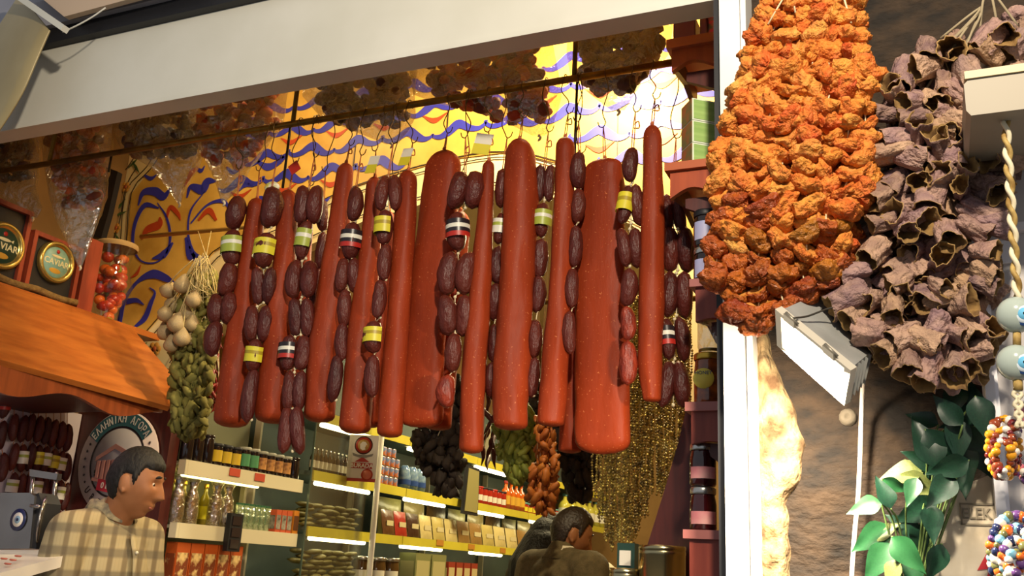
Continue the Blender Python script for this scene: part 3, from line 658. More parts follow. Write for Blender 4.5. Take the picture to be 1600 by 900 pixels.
# ------------------------------------------------------------------ halogen floodlight
m_alu = M('cast_grey', 'b4b4b0', .45, metal=.3, var='a0a09c', scale=12)
fl = thing('floodlight', at(1290, 560, Y=1.80), 'grey halogen floodlight switched on, tilted down beside the dried peppers', 'lamp')
fq = [at(1211, 483, Y=1.70), at(1329, 579, Y=1.70), at(1319, 634, Y=1.735), at(1214, 540, Y=1.735)]
rq = [at(1278, 459, Y=1.86), at(1363, 548, Y=1.86), at(1352, 592, Y=1.88), at(1274, 508, Y=1.88)]
fc = sum(fq, Vector())/4; fnrm = (fq[1]-fq[0]).cross(fq[3]-fq[0]).normalized()
if fnrm.y > 0: fnrm = -fnrm
fq2 = [p-fnrm*.012 for p in fq]
bd = MB(); inn = [lerp(p, fc, .06)-fnrm*.012 for p in fq]
bd.add(inn+rq, [(0,1,5,4), (1,2,6,5), (2,3,7,6), (3,0,4,7), (4,5,6,7)], False)
bd.build('housing', m_alu, fl)
for k in range(5):      # cooling fins on the end
    a = lerp(inn[1], rq[1], .15+.17*k); b = lerp(inn[2], rq[2], .15+.17*k); s = (fq[1]-fq[0]).normalized()*.006
    MB().add([a, b, b+s, a+s], [(0,1,2,3), (3,2,1,0)], False).build('fin', m_alu, fl)
bz = MB()
inr = [lerp(p, fc, .16) for p in fq]
for i in range(4):
    j_ = (i+1) % 4; q = [fq[i], fq[j_], inr[j_], inr[i]]
    if fnrm.dot((q[1]-q[0]).cross(q[2]-q[0])) < 0: q = q[::-1]
    bz.prism(q, fnrm*-.022)
bz.build('bezel', M('bezel_grey', 'c4bcac', .5), fl)
gl = [lerp(p, fc, .15)-fnrm*.010 for p in fq]
g = MB().add(gl, [(0,1,2,3) if (gl[1]-gl[0]).cross(gl[2]-gl[0]).dot(fnrm) > 0 else (3,2,1,0)], False).build('lit_glass', M('lit_halogen', 'fff4dc', .3, emit='fff0d0', estr=14), fl)
for u in (.22, .74):
    p = lerp(fq[0], fq[1], u); ex = (fq[1]-fq[0]).normalized()
    MB().obox(p+fnrm*.004+Vector((0,0,.004)), ex*.012, Vector((0,0,.006)), fnrm*.004).tube([p-ex*.012+Vector((0,0,.01)), p+ex*.016+Vector((0,0,.006))], .003, 6).build('clip', M('wire_grey', '8a8478', .4, metal=.6), fl)
MB().tube(smooth_path([lerp(fq[0], fq[1], .26)+Vector((0,0,.012)), at(1262, 494, Y=1.74), at(1295, 482, Y=1.78), at(1322, 478, Y=1.80)], 5), .0018, 6).build('tie_wire', M('wire_dark', '4a463e', .5, metal=.5), fl)
MB().tube(smooth_path([at(1320, 470, Y=1.80), at(1326, 500, Y=1.83), at(1322, 545, Y=1.88)], 4), .007, 8).build('bracket', M('wire_dark', '4a463e', .5, metal=.5), fl)
lp = fc+fnrm*.03
light('floodlight_beam', 'AREA', lp, 32, HALO, .13, lp+Vector((-.20, .30, -.60)), sy=.06)
cb = smooth_path([at(1349, 590, Y=1.90), at(1346, 650, Y=1.97), at(1342, 760, Y=1.98), at(1335, 840, Y=1.98), at(1331, 905, Y=1.98), at(1328, 1000, Y=1.98)], 6)
tag(MB().tube(cb, .0045, 8).build('power_cable', M('white_cable', 'e8dcd0', .5)), 'thin white power cable running down the dark stone from the floodlight', 'cable')
# ------------------------------------------------------------------ white cabinet at the right edge
YC = 1.93; xc = at(1547, 700, Y=YC).x; m_cab = M('cabinet_white', 'e8e6ea', .4); m_cabg = M('cabinet_grey', 'c8c2c0', .5, var='b8b2b0', scale=4)
cbn = thing('display_cabinet', (xc+.3, YC+.05, 0), 'white panelled display cabinet at the right edge behind the hanging beads', 'cabinet')
zc1 = at(1550, 168, Y=YC).z
MB().box((xc, YC, 0), (xc+.75, YC+.09, zc1)).build('back_panel', m_cabg, cbn)
MB().box((xc, YC-.02, 0), (xc+.016, YC, at(1540, 420, Y=YC).z)).box((xc+.016, YC-.012, 0), (xc+.022, YC, at(1540, 420, Y=YC).z)).build('side_rail', m_cab, cbn)
for y_ in (178, 236, 362): 
    p = at(1550, y_, Y=YC); MB().box((at(1520, y_, Y=YC).x, YC-.02, p.z-.008), (xc+.75, YC, p.z+.008)).build('cross_rail', m_cab, cbn)
for y_ in (395,): p = at(1575, y_, Y=YC); MB().box((p.x-.012, YC-.008, p.z-.022), (p.x+.012, YC, p.z+.022)).build('switch_plate', m_cab, cbn)
Yb = 1.62; c0 = at(1505, 122, Y=Yb); c1 = at(1505, 182, Y=Yb)
bx = MB().prism([(c0.x, Yb, c0.z-.012), (c0.x+.012, Yb, c0.z), (c0.x+.5, Yb, c0.z+.004), (c0.x+.5, Yb, c1.z), (c1.x+.012, Yb, c1.z), (c0.x, Yb, c1.z+.010)], (0, .2, 0))
bxo = thing('shelf_box', (c0.x+.2, Yb, c1.z), 'cream white box corner jutting in front of the upper eggplants, top right', 'shelf')
bx.build('box_body', M('cream_box', '948a78', .5), bxo)
MB().box((c0.x+.002, Yb-.004, c0.z-.004), (c0.x+.5, Yb+.2, c0.z+.010)).build('top_lip', M('cream_lip', 'c8b48c', .5), bxo)
# braided cord with evil-eye beads
m_cord = M('cord_gold', 'b89c5c', .7, var='8a6a30', scale=60); m_cord2 = M('cord_white', 'e0d4b4', .7)
ev = thing('evil_eye_hanging', at(1572, 190, Y=1.66), 'braided gold cord with two round blue and white eye beads', 'ornament')
for k in (0, 1):
    path = []
    for i in range(61):
        t = i/60; c = at(lerp(1571, 1590, t), lerp(188, 468, t), Y=1.66); a = t*34+k*math.pi; path.append(c+Vector((.0042*math.cos(a), .0042*math.sin(a), 0)))
    MB().tube(path, .0042, 7).build('cord_strand', (m_cord, m_cord2)[k], ev)
m_eb = [M('bead_grey', 'a8b4ac', .15, coat=.5), M('bead_blue', '2c4a80', .15, coat=.5), M('bead_pale', 'dfeaf2', .15, coat=.5), M('bead_sky', '6cb8e0', .15, coat=.5), M('bead_pupil', '201c10', .2)]
for i, (px, py, R_) in enumerate([(1588, 492, 29), (1588, 567, 29)]):
    c = at(px, py, Y=1.66); r = R_*mpp(c); 
    b = MB().ell(c, (r, r*.75, r), 24, 14, 0).build('eye_bead', m_eb[0], ev); e = c+Vector((.010, -r*.66, -.004))
    for (rr, mi, dd) in ((.62, 1, 0), (.5, 2, .003), (.36, 3, .005), (.10, 4, .007)):
        MB().lathe(e-Vector((0, dd-.004, 0)), [(0, .004), (rr*r*.8, .003), (rr*r, 0)], 20, (0,-1,0)).build('eye_ring', m_eb[mi], b)
MB().tube([at(1589, 520, Y=1.66), at(1589, 540, Y=1.66)], .006, 8).build('spacer', m_cord, ev); MB().tube([at(1590, 594, Y=1.66), at(1591, 610, Y=1.66)], .007, 8).build('spacer', m_cord, ev)
for k in (0, 1): MB().tube([at(lerp(1585+k*8, 1592+k*3, t), lerp(604, 668, t), Y=1.66)+Vector((.003*math.sin(t*25+k*3), 0, 0)) for t in [i/20 for i in range(21)]], .0035, 6).build('cord_strand', m_cord2, ev)
BC = {n: M('glass_bead_'+n, c, .15, coat=.4) for n, c in dict(amber='e09a1c', white='e4dcd0', maroon='6c1c1c', brown='8a3c1c', navy='20284c', sky='7ab4cc', olive='6a6a40', pink='c86a78', orange='e06a24', purple='5c3a70').items()}
BEADM = {n: MB().ell((0,0,0), (1, 1, 1.15), 10, 7).mesh('bead', m) for n, m in BC.items()}
def necklace(label, c, w_, h_, Y, cols, r, n=26, loops=3):
    th = thing('bead_necklace', at(*c, Y=Y), label, 'necklace')
    for L_ in range(loops):
        k_ = 1-.24*L_
        for i in range(int(n*k_)):
            a = 2*math.pi*i/int(n*k_); p = at(c[0]+w_*k_*math.cos(a), c[1]+h_*k_*math.sin(a)+6*L_, Y=Y-.012*L_+.006*math.sin(a*3))
            s = r*rnd(.75, 1.2); piece('bead', BEADM[cols[(i+L_) % len(cols)] if random.random() < .75 else random.choice(cols)], th, p, (rnd(0, 3), rnd(0, 3), 0), (s, s, s))
    MB().tube([at(c[0]+w_*math.cos(2*math.pi*i/30), c[1]+h_*math.sin(2*math.pi*i/30), Y=Y) for i in range(31)], .001, 4).build('string', m_line, th)
necklace('amber and maroon glass bead necklace hanging on the white cabinet', (1568, 700), 24, 46, 1.70, ['amber', 'white', 'maroon', 'brown', 'amber'], .0066)
necklace('bundle of blue, white and orange bead strings at the lower right corner', (1586, 862), 38, 56, 1.70, ['navy', 'white', 'sky', 'olive', 'orange', 'purple', 'white'], .0082, 34, 4)
necklace('purple and white bead string cut by the right edge of the frame', (1606, 690), 22, 60, 1.72, ['purple', 'white', 'pink'], .007, 26, 2)
# ------------------------------------------------------------------ plant and meter box on the pier
YX = 1.965
pts = [(1457, 905), (1457, 813), (1480, 789), (1480, 763), (1485, 759), (1502, 759), (1520, 752), (1546, 742), (1580, 736), (1640, 740), (1640, 905)]
mbx = thing('meter_box', at(1500, 905, Y=YX), 'worn white plastic electric meter box with raised letters and red lightning bolt', 'meter box')
MB().prism([at(*q, Y=YX) for q in pts], (0, .05, 0)).build('lid', M('meter_plastic', 'cfc6b4', .5, var='b0a084', scale=8), mbx)
V, F = textmesh('ELEK', 23*mpp(at(1500, 800, Y=YX)), .002, 'LEFT', bold=.0003); V = [Vector((q.x*.84, q.y, q.z)) for q in V]; T = frame_mat(at(1503, 803, Y=YX)+Vector((0, -.001, 0)), (1, 0, 0), (0, 0, 1))
lt = MB().merge(V, F, 0, False, T); a, b = at(1499, 787, Y=YX), at(1499, 819, Y=YX)
for z in (a.z, b.z): lt.box((a.x, YX-.003, z-.0015), (a.x+.12, YX, z+.0015))
lt.box((a.x, YX-.003, b.z), (a.x+.003, YX, a.z)).build('raised_letters', M('meter_letters', '7c7260', .6), mbx)
MB().prism([at(*q, Y=YX)+Vector((0, -.002, 0)) for q in [(1556, 838), (1527, 891), (1546, 889), (1538, 915), (1572, 876), (1553, 878), (1566, 846)]], (0, .003, 0)).build('lightning_bolt', M('bolt_red', 'b8202c', .5), mbx)
m_leaf = M('leaf_green', '22522e', .4, var='183e24', scale=25, rand=['20522c', '2e6a3a', '1c442a', '38703c'], spec=.5, sss=.05); m_leafd = M('leaf_dark', '163826', .4, var='122c20', scale=25); m_leafp = M('leaf_pale', '7c8048', .5, var='62703a', scale=25)
def leaf_mesh(mat):
    mb = MB(); V = []; F = []; n = 10; ws = [.02, .20, .33, .38, .37, .33, .27, .20, .13, .06, .0]
    for i in range(n+1):
        t = i/n; z = -.16*t*t+.05*math.sin(t*6)*.3
        for k, u in enumerate((-1, -.55, 0, .55, 1)): V.append((u*ws[i], t, z+abs(u)*.10*ws[i]*2.2+(.015*math.sin(t*14+k) if abs(u) > .9 else 0)))
    for i in range(n):
        for k in range(4): a = i*5+k; F.append((a, a+1, a+6, a+5))
    m = len(V); V2 = [Vector(v)+Vector((0, 0, -.012)) for v in V]; F2 = [tuple(q+m for q in reversed(f)) for f in F]
    mb.add([Vector(v) for v in V]+V2, F+F2, True); return mb.mesh('leaf', mat)
LF = {'g': leaf_mesh(m_leaf), 'd': leaf_mesh(m_leafd), 'p': leaf_mesh(m_leafp)}
pt = thing('climbing_plant', at(1450, 905, Y=1.88), 'green leafy climbing plant growing up the dark pier beside the meter box', 'plant')
stm = MB(); root = at(1425, 960, Y=1.92)
for px, py, ln, ang, kd in [(1350, 795, 46, 200, 'g'), (1380, 768, 44, 110, 'd'), (1360, 842, 58, 215, 'g'), (1372, 880, 60, 235, 'g'), (1395, 900, 44, 250, 'p'), (1420, 868, 58, 310, 'g'), (1445, 850, 56, 300, 'd'), (1405, 745, 60, 195, 'p'), (1440, 758, 54, 330, 'p'), (1445, 690, 70, 110, 'd'), (1470, 705, 64, 300, 'd'), (1440, 715, 50, 160, 'd'), (1500, 605, 62, 75, 'd'), (1480, 640, 50, 130, 'd'), (1510, 650, 52, 40, 'd'), (1525, 690, 56, 320, 'd'), (1495, 690, 60, 270, 'd'), (1510, 735, 74, 268, 'd'), (1535, 720, 50, 300, 'd'), (1455, 735, 50, 240, 'd'), (1468, 770, 56, 230, 'd'), (1430, 800, 60, 210, 'd'), (1455, 820, 50, 270, 'd'), (1480, 730, 54, 200, 'd'), (1440, 655, 40, 160, 'd'), (1525, 620, 40, 100, 'd'), (1410, 820, 46, 150, 'd'), (1385, 830, 40, 30, 'p'), (1462, 880, 50, 250, 'd'), (1430, 900, 46, 280, 'g'), (1495, 660, 44, 200, 'd'), (1535, 655, 60, 280, 'd'), (1425, 770, 40, 250, 'g'), (1400, 760, 36, 330, 'g')]:
    c = at(px, py, Y=rnd(1.82, 1.93)); s = ln*1.25*mpp(c); a = math.radians(ang)
    base = c-Vector((math.cos(a), 0, math.sin(a)))*s*.5
    R_ = frame_mat((0,0,0), Vector((math.sin(a), 0, -math.cos(a)))+Vector((0, rnd(-.6, .6), 0)), Vector((math.cos(a), rnd(-.35, .1), math.sin(a)))).to_3x3()
    piece('leaf', LF[kd], pt, base, R_.to_euler(), (s*.74, s, s))
    stm.tube(smooth_path([base, lerp(base, root, .35)+Vector((rnd(-.02, .02), .02, .03)), root], 5), .0018, 5)
stm.build('stem', M('stem_green', '5a7038', .6), pt)
# ================================================================== little wooden shelves inside the right door post
YS = 2.19
def wshelf(label, xl, ytop, ylip, yap, mats, wav=1):
    a = at(xl, ytop, Y=YS); b = at(xl, ylip, Y=YS); c = at(xl, yap, Y=YS); x1 = XR-.004
    th = thing('corner_shelf', (x1, YS+.12, c.z), label, 'shelf', 'wooden shelves beside the door post')
    MB().box((a.x, YS, b.z), (x1, YS+.26, a.z)).build('board', mats[0], th)
    n = 18; x0 = a.x+.012; up = [(x0+(x1-x0)*i/n, YS+.012, b.z) for i in range(n+1)]
    lo = [(x0+(x1-x0)*i/n, YS+.012, c.z+(.016*math.sin(i/n*math.pi*2.2-.4)+.012*(i/n))*wav) for i in range(n+1)]
    MB().prism(up+lo[::-1], (0, .018, 0)).build('apron', mats[1], th)
    # side apron and the dark carved bracket behind
    MB().prism([(x0, YS+.03, b.z), (x0, YS+.25, b.z), (x0, YS+.25, c.z), (x0, YS+.14, c.z+.02), (x0, YS+.03, c.z)], (.014, 0, 0)).build('side_apron', mats[2], th)
    MB().prism([(x0+.03, YS+.05, c.z+.005), (x0+.03, YS+.05, c.z-.02), (x1-.03, YS+.05, c.z-.075), (x1, YS+.05, c.z-.075), (x1, YS+.05, c.z+.005)], (0, .016, 0)).build('bracket', mats[2], th)
    return a.z, a.x
m_sh1 = M('shelf_wood_lit', 'a84a22', .4, var='943c1c', scale=6, stretch=(8, 8, 1)); mw = [M('shelf_edge_lit', 'b05a34', .4), m_sh1, m_dkwood]  # upper shelves: lamplight put into the wood colour as a brighter orange
mw2 = [M('shelf_edge_shaded', 'a0605a', .45), M('shelf_wood_shaded', '8a3c2c', .45, var='7a3024', scale=6, stretch=(8, 8, 1)), m_dkwood]  # same wood on the lower shelves, with shade painted into its colour
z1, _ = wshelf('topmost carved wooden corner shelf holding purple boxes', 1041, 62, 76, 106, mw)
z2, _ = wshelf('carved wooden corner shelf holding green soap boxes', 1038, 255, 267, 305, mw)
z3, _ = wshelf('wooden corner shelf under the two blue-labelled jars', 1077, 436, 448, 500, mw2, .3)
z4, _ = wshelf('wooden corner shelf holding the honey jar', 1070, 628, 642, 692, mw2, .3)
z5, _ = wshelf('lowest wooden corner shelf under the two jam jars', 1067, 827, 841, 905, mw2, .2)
def boxobj(mb, c, u, v, w_): return mb.obox(c, u, v, w_)
m_pur = M('purple_card', '5c2450', .4, var='6a2a4a', scale=8)
for i, (px, lab, hw) in enumerate([(1072, 'purple cardboard box on the topmost corner shelf, left one', .030), (1102, 'narrow purple box beside the foil box on the topmost shelf', .010)]):
    c = at(px, 62, Y=YS+.05); h = .036; t = thing('gift_box', (c.x, c.y, z1), lab, 'box')
    MB().box((c.x-hw, c.y-.02, z1), (c.x+hw, c.y+.06, z1+2*h)).build('carton', m_pur, t); MB().box((c.x-hw+.004, c.y-.022, z1+.012), (c.x+hw-.004, c.y-.02, z1+.06)).build('front_print', M('purple_print', '7a3a60', .3), t)
c = at(1114, 50, Y=YS+.06); tag(MB().box((c.x-.010, c.y-.02, z1), (c.x+.012, c.y+.05, z1+.10)).build('foil_box', M('foil_print', '6a6a70', .3, metal=.6, var='c03a6a', scale=60, lo=.4, hi=.6)), 'small glittering foil printed box at the post on the topmost shelf', 'box')
# soap boxes, turned so that two sides show
m_sg, m_sb = M('soap_green', 'a8c878', .45, var='8ab060', scale=3, stretch=(1, 1, 20)), M('soap_side', '6a6a40', .5, var='9a5a34', scale=28, lo=.4, hi=.6); m_sw = M('soap_white', 'e4ecd8', .4)
ph = math.radians(38); u = Vector((math.cos(ph), math.sin(ph), 0)); v = Vector((-math.sin(ph), math.cos(ph), 0))
for col_, (px, hw) in enumerate([(1092, .033), (1121, .016)]):
    base = at(px, 255, Y=YS+.075); h = .0315
    for k in range(3):
        c = Vector((base.x, base.y+(.0 if col_ == 0 else .03), z2+h*(2*k+1)))
        lab = ('top', 'middle', 'bottom')[2-k]+(' green soap box of the front stack on the corner shelf' if col_ == 0 else ' green soap box of the stack half hidden by the door post')
        t = thing('soap_box', (c.x, c.y, z2+2*h*k), lab, 'box', 'green soap boxes')
        MB().obox(c, u*hw, v*.032, (0, 0, h*.97)).build('carton', m_sw, t)
        MB().obox(c-v*.0325, u*(hw-.004), v*.001, (0, 0, h*.85)).build('front_panel', m_sg, t)
        if col_ == 0: MB().obox(c-u*(hw+.0006), u*.001, v*.031, (0, 0, h*.93)).build('side_panel', m_sb, t)
# jars
def jar(name, label, base, R_, H, glass, lid, labm=None, labfrac=(.2, .7), lidh=.016, group=None, cat='jar', neck=.82, round_label=False, parts=True):
    t = thing(name, base, label, cat, group); sh = H-lidh
    MB().lathe(base, [(0, 0), (R_*.9, 0), (R_, .006), (R_, sh*.72), (R_*.95, sh*.84), (R_*neck, sh*.95), (R_*neck, sh), (0, sh)], 20).build('body', glass, t)
    MB().lathe(base+Vector((0,0,sh-.001)), [(R_*neck*1.06, 0), (R_*neck*1.1, .002), (R_*neck*1.1, lidh-.003), (R_*neck*1.02, lidh), (0, lidh)], 20).build('lid', lid, t)
    if labm is not None:
        V = []; F = []; n = 10; a0 = math.atan2(CC.y-base.y, CC.x-base.x)
        for hh in labfrac:
            for k in range(n+1):
                a = a0+math.radians(-62+124*k/n); V.append(base+Vector((R_*1.012*math.cos(a), R_*1.012*math.sin(a), hh*sh)))
        for k in range(n): F.append((k, k+1, n+2+k, n+1+k))
        MB().add(V, F, True).build('paper_label', labm, t)
    return t
m_dkglass = M('dark_jar', '1c1414', .08, spec=.7, coat=.4); m_silver = M('silver_lid', 'b8b8b4', .25, metal=.9); m_gold_lid = M('gold_lid', 'c09a3c', .3, metal=.9)
m_jam = M('jam_glass', '34080c', .06, spec=.7, coat=.5); m_honey = M('honey_glass', '9a4a14', .08, var='5a2a10', scale=40, spec=.7, coat=.5)
m_pinkl, m_bluel = M('pink_label', 'd86a78', .5, var='e8b0a8', scale=10), M('violet_label', '9aa0cc', .5, var='b0a8c0', scale=10)
b = at(1103, 435, Y=YS+.07); R_ = .030
jar('preserve_jar', 'lower of two dark jars with violet-blue labels on the corner shelf', Vector((b.x, b.y, z3)), R_, .098, m_dkglass, m_silver, m_bluel, (.22, .78), neck=.9)
jar('preserve_jar', 'upper of two dark jars with violet-blue labels, standing on the other', Vector((b.x, b.y, z3+.099)), R_, .098, m_dkglass, m_black, m_bluel, (.2, .78), neck=.9)
b = at(1107, 628, Y=YS+.07); bz_ = Vector((b.x, b.y, z4))
t = jar('honey_jar', 'amber honey jar with gold lid and round yellow label', bz_, .034, .128, m_honey, m_gold_lid, neck=.92)
c = bz_+Vector((-.004, -.0345, .062)); MB().lathe(c, [(0, .002), (.024, .002), (.025, 0)], 24, (.1, -1, 0)).build('round_label', M('honey_label', 'd8c04a', .5, var='7ab0c8', scale=18, lo=.5, hi=.6), t)
V, F = textmesh('HONEY', .012, .0003); MB().merge(V, F, 0, False, frame_mat(c+Vector((0, -.0028, .013)), (1, .1, 0), (0, 0, 1))).build('lettering', M('label_navy', '2c3c6a', .5), t)
jb = bz_+Vector((.004, .004, .129)); gj = thing('upturned_jar', jb, 'empty clear glass jar turned upside down on the honey jar', 'jar')
f_glass = film('clear_glass', 'c8d0c0', .62, .05, .2)
MB().lathe(jb, [(.026, 0), (.028, .012), (.030, .016), (.030, .075), (.022, .082), (0, .083)], 20).build('glass', f_glass, gj); MB().lathe(jb, [(.0275, .002), (.0275, .010)], 20).build('rim', m_brass, gj)
b = at(1099, 828, Y=YS+.07)
jar('jam_jar', 'lower dark red jam jar with a pink label', Vector((b.x, b.y, z5)), .031, .100, m_jam, m_silver, m_pinkl, (.18, .52), neck=.88)
jar('jam_jar', 'upper dark red jam jar with a pink label, stacked on the other', Vector((b.x, b.y, z5+.101)), .031, .100, m_jam, m_silver, m_pinkl, (.2, .52), neck=.88)
# slanting board, canisters and the ledge they stand on
Yk = 2.62
tag(MB().prism([at(*q, Y=Yk) for q in [(1072, 640), (1060, 690), (1040, 760), (1012, 850), (985, 960), (1080, 960), (1080, 640)]], (0, .03, 0)).build('side_board', m_dkwood), 'dark red wooden side board slanting down behind the jam jars', 'board')
zk = 1.20
tag(MB().box((-1.25, 2.46, 0), (XR-.01, 2.60, zk-.03)).box((-1.27, 2.44, zk-.03), (XR-.005, 2.62, zk)).build('ledge', m_redwood), 'red wooden ledge carrying the steel canisters at the doorway', 'ledge')
m_steel = M('canister_steel', 'b0a47c', .22, metal=1., stretch=(1, 1, 20))
for lab, px, py, R_ in [('large shiny steel canister next to the jam jars', 1035, 853, .060), ('small steel canister left of the large one', 977, 888, .040)]:
    tp = at(px, py, Y=2.53); t = thing('steel_canister', (tp.x, 2.53, zk), lab, 'canister'); H = tp.z-zk
    MB().lathe((tp.x, 2.53, zk), [(0, 0), (R_, 0), (R_, H-.012), (R_*1.02, H-.01), (R_*1.02, H), (R_*.98, H), (R_*.98, H-.03), (0, H-.03)], 32).build('body', m_steel, t)
    MB().lathe((tp.x, 2.53, zk), [(R_*1.006, H-.022), (R_*1.02, H-.018), (R_*1.006, H-.014)], 32).build('bead_ring', m_steel, t)
for lab, px, col in [('dark green tin box behind the steel canisters', 985, '1c3a30'), ]:
    p = at(px, 850, Y=2.72); tag(MB().box((p.x-.02, 2.66, zk), (p.x+.03, 2.70, p.z)).box((p.x-.012, 2.655, p.z-.06), (p.x+.02, 2.66, p.z-.02), 1).build('tin_box', [M('tin_green', col, .4), m_lwhite]), lab, 'tin')
# ------------------------------------------------------------------ golden bead curtain
YG = 2.98; cur = MB(); oc = [Vector(q) for q in ((1,0,0), (0,1,0), (-1,0,0), (0,-1,0), (0,0,1), (0,0,-1))]; of = [(0,1,4), (1,2,4), (2,3,4), (3,0,4), (1,0,5), (2,1,5), (3,2,5), (0,3,5)]
for s in range(76):
    px = 929+s*2.0; top = at(px+rnd(-1, 1), 464, Y=YG); pyb = interp([(929, 775), (950, 855), (990, 850), (1020, 772), (1040, 770), (1060, 740), (1080, 700)], px)+rnd(-14, 10)
    bot = at(px+rnd(-3, 3), pyb, Y=YG); n = int((top.z-bot.z)/.0088); ph_ = rnd(0, 6)
    for k in range(n):
        c = lerp(top, bot, k/n)+Vector((.003*math.sin(k*.25+ph_), rnd(-.006, .006)+(.012 if s % 2 else 0), 0)); r = rnd(.0036, .0060)
        cur.add([c+Vector((o_.x*r, o_.y*r, o_.z*r*1.15)) for o_ in oc], of, True, random.choice((0, 0, 1)))
tag(cur.build('bead_curtain', [M('gold_bead', 'b8a858', .35, metal=.35), M('gold_bead_dark', '7c7040', .4, metal=.3)]), 'curtain of golden bead strands right of the widest sausage', 'bead curtain', kind='stuff')
tq = at(1000, 468, Y=YG); tag(MB().tube([(-1.30, YG+.006, tq.z+.02), (XR-.001, YG+.006, tq.z-.02)], .010, 10).build('curtain_rod', m_brass), 'brass rod behind the sausages carrying the golden bead strands', 'rod')
# ------------------------------------------------------------------ bunches hanging deeper in the shop
def chilli_mesh(mat, L_=1., fat=.16, name='pepper'):
    mb = MB(); mb.tube(smooth_path([(0, 0, .5), (.05, 0, .2), (.02, .05, -.15), (-.1, 0, -.5)], 3), [.05, .7*fat, fat, fat, fat, .9*fat, .7*fat, .5*fat, .3*fat, .02], 7); return mb.mesh(name, mat)
def lump_mesh(mat, sd, name):
    mb = MB(); mb.ell((0,0,0), (.5, .38, .62), 9, 7, 0, None, lambda d, p: p*(1+.5*noise.noise(d*2.3+Vector((sd*3, 0, sd))))); return mb.mesh(name, mat)
def bunch(name, label, cat, meshes, pname, prof, Y, n, size, zs=1.4, hang=None, depth=.05, ytop=None):
    """pieces strung together inside a hanging outline: prof rows of (py, xl, xr)"""
    ys = [q[0] for q in prof]; th = thing(name, at((prof[0][1]+prof[0][2])/2, ys[0], Y=Y), label, cat); pts = []
    tries = 0
    while len(pts) < n and tries < 20000:
        tries += 1; py = rnd(ys[0], ys[-1]); px = rnd(interp([(q[0], q[1]) for q in prof], py), interp([(q[0], q[2]) for q in prof], py))
        if all((px-a)**2+(py-b)**2 > (size*.42)**2 for a, b in pts[-60:]): pts.append((px, py))
    for px, py in pts:
        c = at(px, py, Y=Y+rnd(-depth, depth)); s = size*mpp(c)*rnd(.8, 1.25)
        piece(pname, random.choice(meshes), th, c, (rnd(-.8, .8), rnd(-.8, .8), rnd(0, 6.28)), (s, s, s*zs))
    st = MB(); zt_ = hang or 3.0; p0 = th.location
    for k in range(4):
        q = at(lerp(prof[1][1], prof[1][2], k/3), ys[len(ys)//2], Y=Y); st.tube(smooth_path([Vector((p0.x+rnd(-.01, .01), p0.y, zt_)), Vector((p0.x+.01*k-.015, p0.y, p0.z)), q], 4), .0022, 5)
    st.build('string', m_str, th); return th
m_okra = M('dried_okra', '7c7430', .7, var='565020', scale=30, rand=['8a8238', '6a6428', '989248', '565224'], bump=.4)
OKR = [lump_mesh(m_okra, i, 'okra') for i in range(5)]
bunch('okra_bundle', 'thick bundle of strung dried green okra left of the sausages', 'dried okra', OKR, 'okra', [(432, 300, 335), (460, 285, 342), (500, 276, 338), (540, 272, 332), (580, 270, 330), (620, 268, 326), (660, 266, 318), (680, 285, 315)], 2.88, 280, 14, 1.35, 2.585, .045)
m_rc = M('red_chilli', '8a1c14', .4, var='6a1410', scale=20); RC = [chilli_mesh(m_rc)]
bunch('chilli_string', 'string of small red chillies between the okra and the leftmost sausage', 'chillies', RC, 'chilli', [(525, 332, 344), (570, 326, 342), (610, 324, 338), (640, 326, 334)], 2.92, 46, 15, 1.2, 2.585, .02)
# garlic on the stick
YT = 2.90; stk = MB(); stk.tube([at(220, 370, Y=YT), at(362, 357, Y=YT), at(420, 350, Y=YT)], .0095, 10)
tag(stk.build('wooden_stick', M('pale_stick', 'a07a30', .6)), 'pale wooden stick in front of the painted arch from which bunches hang', 'stick')
def garlic_mesh(i):
    mb = MB(); mb.ell((0,0,0), (.5, .5, .45), 14, 9, 0, None, lambda d, p: Vector((p.x*(1+.12*math.cos(6*math.atan2(d.y, d.x))), p.y*(1+.12*math.cos(6*math.atan2(d.y, d.x))), p.z+(.35*max(0, d.z)**6))))
    return mb.mesh('garlic_bulb', M('garlic_skin', 'b8a478', .6, var='8c7656', scale=12, stretch=(6, 6, 1)))
GL = garlic_mesh(0)
gb = thing('garlic_bunch', at(285, 430, Y=2.80), 'bunch of pale garlic bulbs tied by their stems, left of the okra', 'garlic'); st = MB()
for px, py, s in [(262, 455, 24), (284, 447, 26), (302, 470, 24), (270, 478, 26), (292, 492, 26), (258, 492, 24), (276, 508, 28), (300, 508, 24), (258, 520, 26), (284, 530, 26), (268, 540, 24), (296, 530, 22)]:
    c = at(px, py, Y=2.82+rnd(-.03, .03)); k = s*mpp(c); piece('garlic_bulb', GL, gb, c, (rnd(-.4, .4), rnd(-.4, .4), rnd(0, 3)), (k, k, k))
    e = at(lerp(px, 318, .75)+rnd(-4, 4), 405+rnd(-8, 8), Y=2.80); st.tube(smooth_path([c+Vector((0, 0, k*.4)), lerp(c, e, .5)+Vector((rnd(-.015, .015), -.01, 0)), e], 4), [.004, .003, .0028, .0025, .0025, .0025, .0022, .002, .002], 5)
for k in range(26):
    e = at(rnd(310, 326), rnd(395, 412), Y=2.80); st.tube(smooth_path([e, at(rnd(300, 338), rnd(425, 455), Y=2.80)+Vector((0, rnd(-.03, .03), 0)), at(rnd(285, 345), rnd(445, 480), Y=2.82)], 3), .0018, 4)
for x in (308, 330): st.tube([at(322, 400, Y=2.80), at(x, 362, Y=2.90)+Vector((0, 0, .01))], .002, 5)
st.build('dry_stems', M('straw', 'cdbb86', .8, var='b09a60', scale=20), gb)
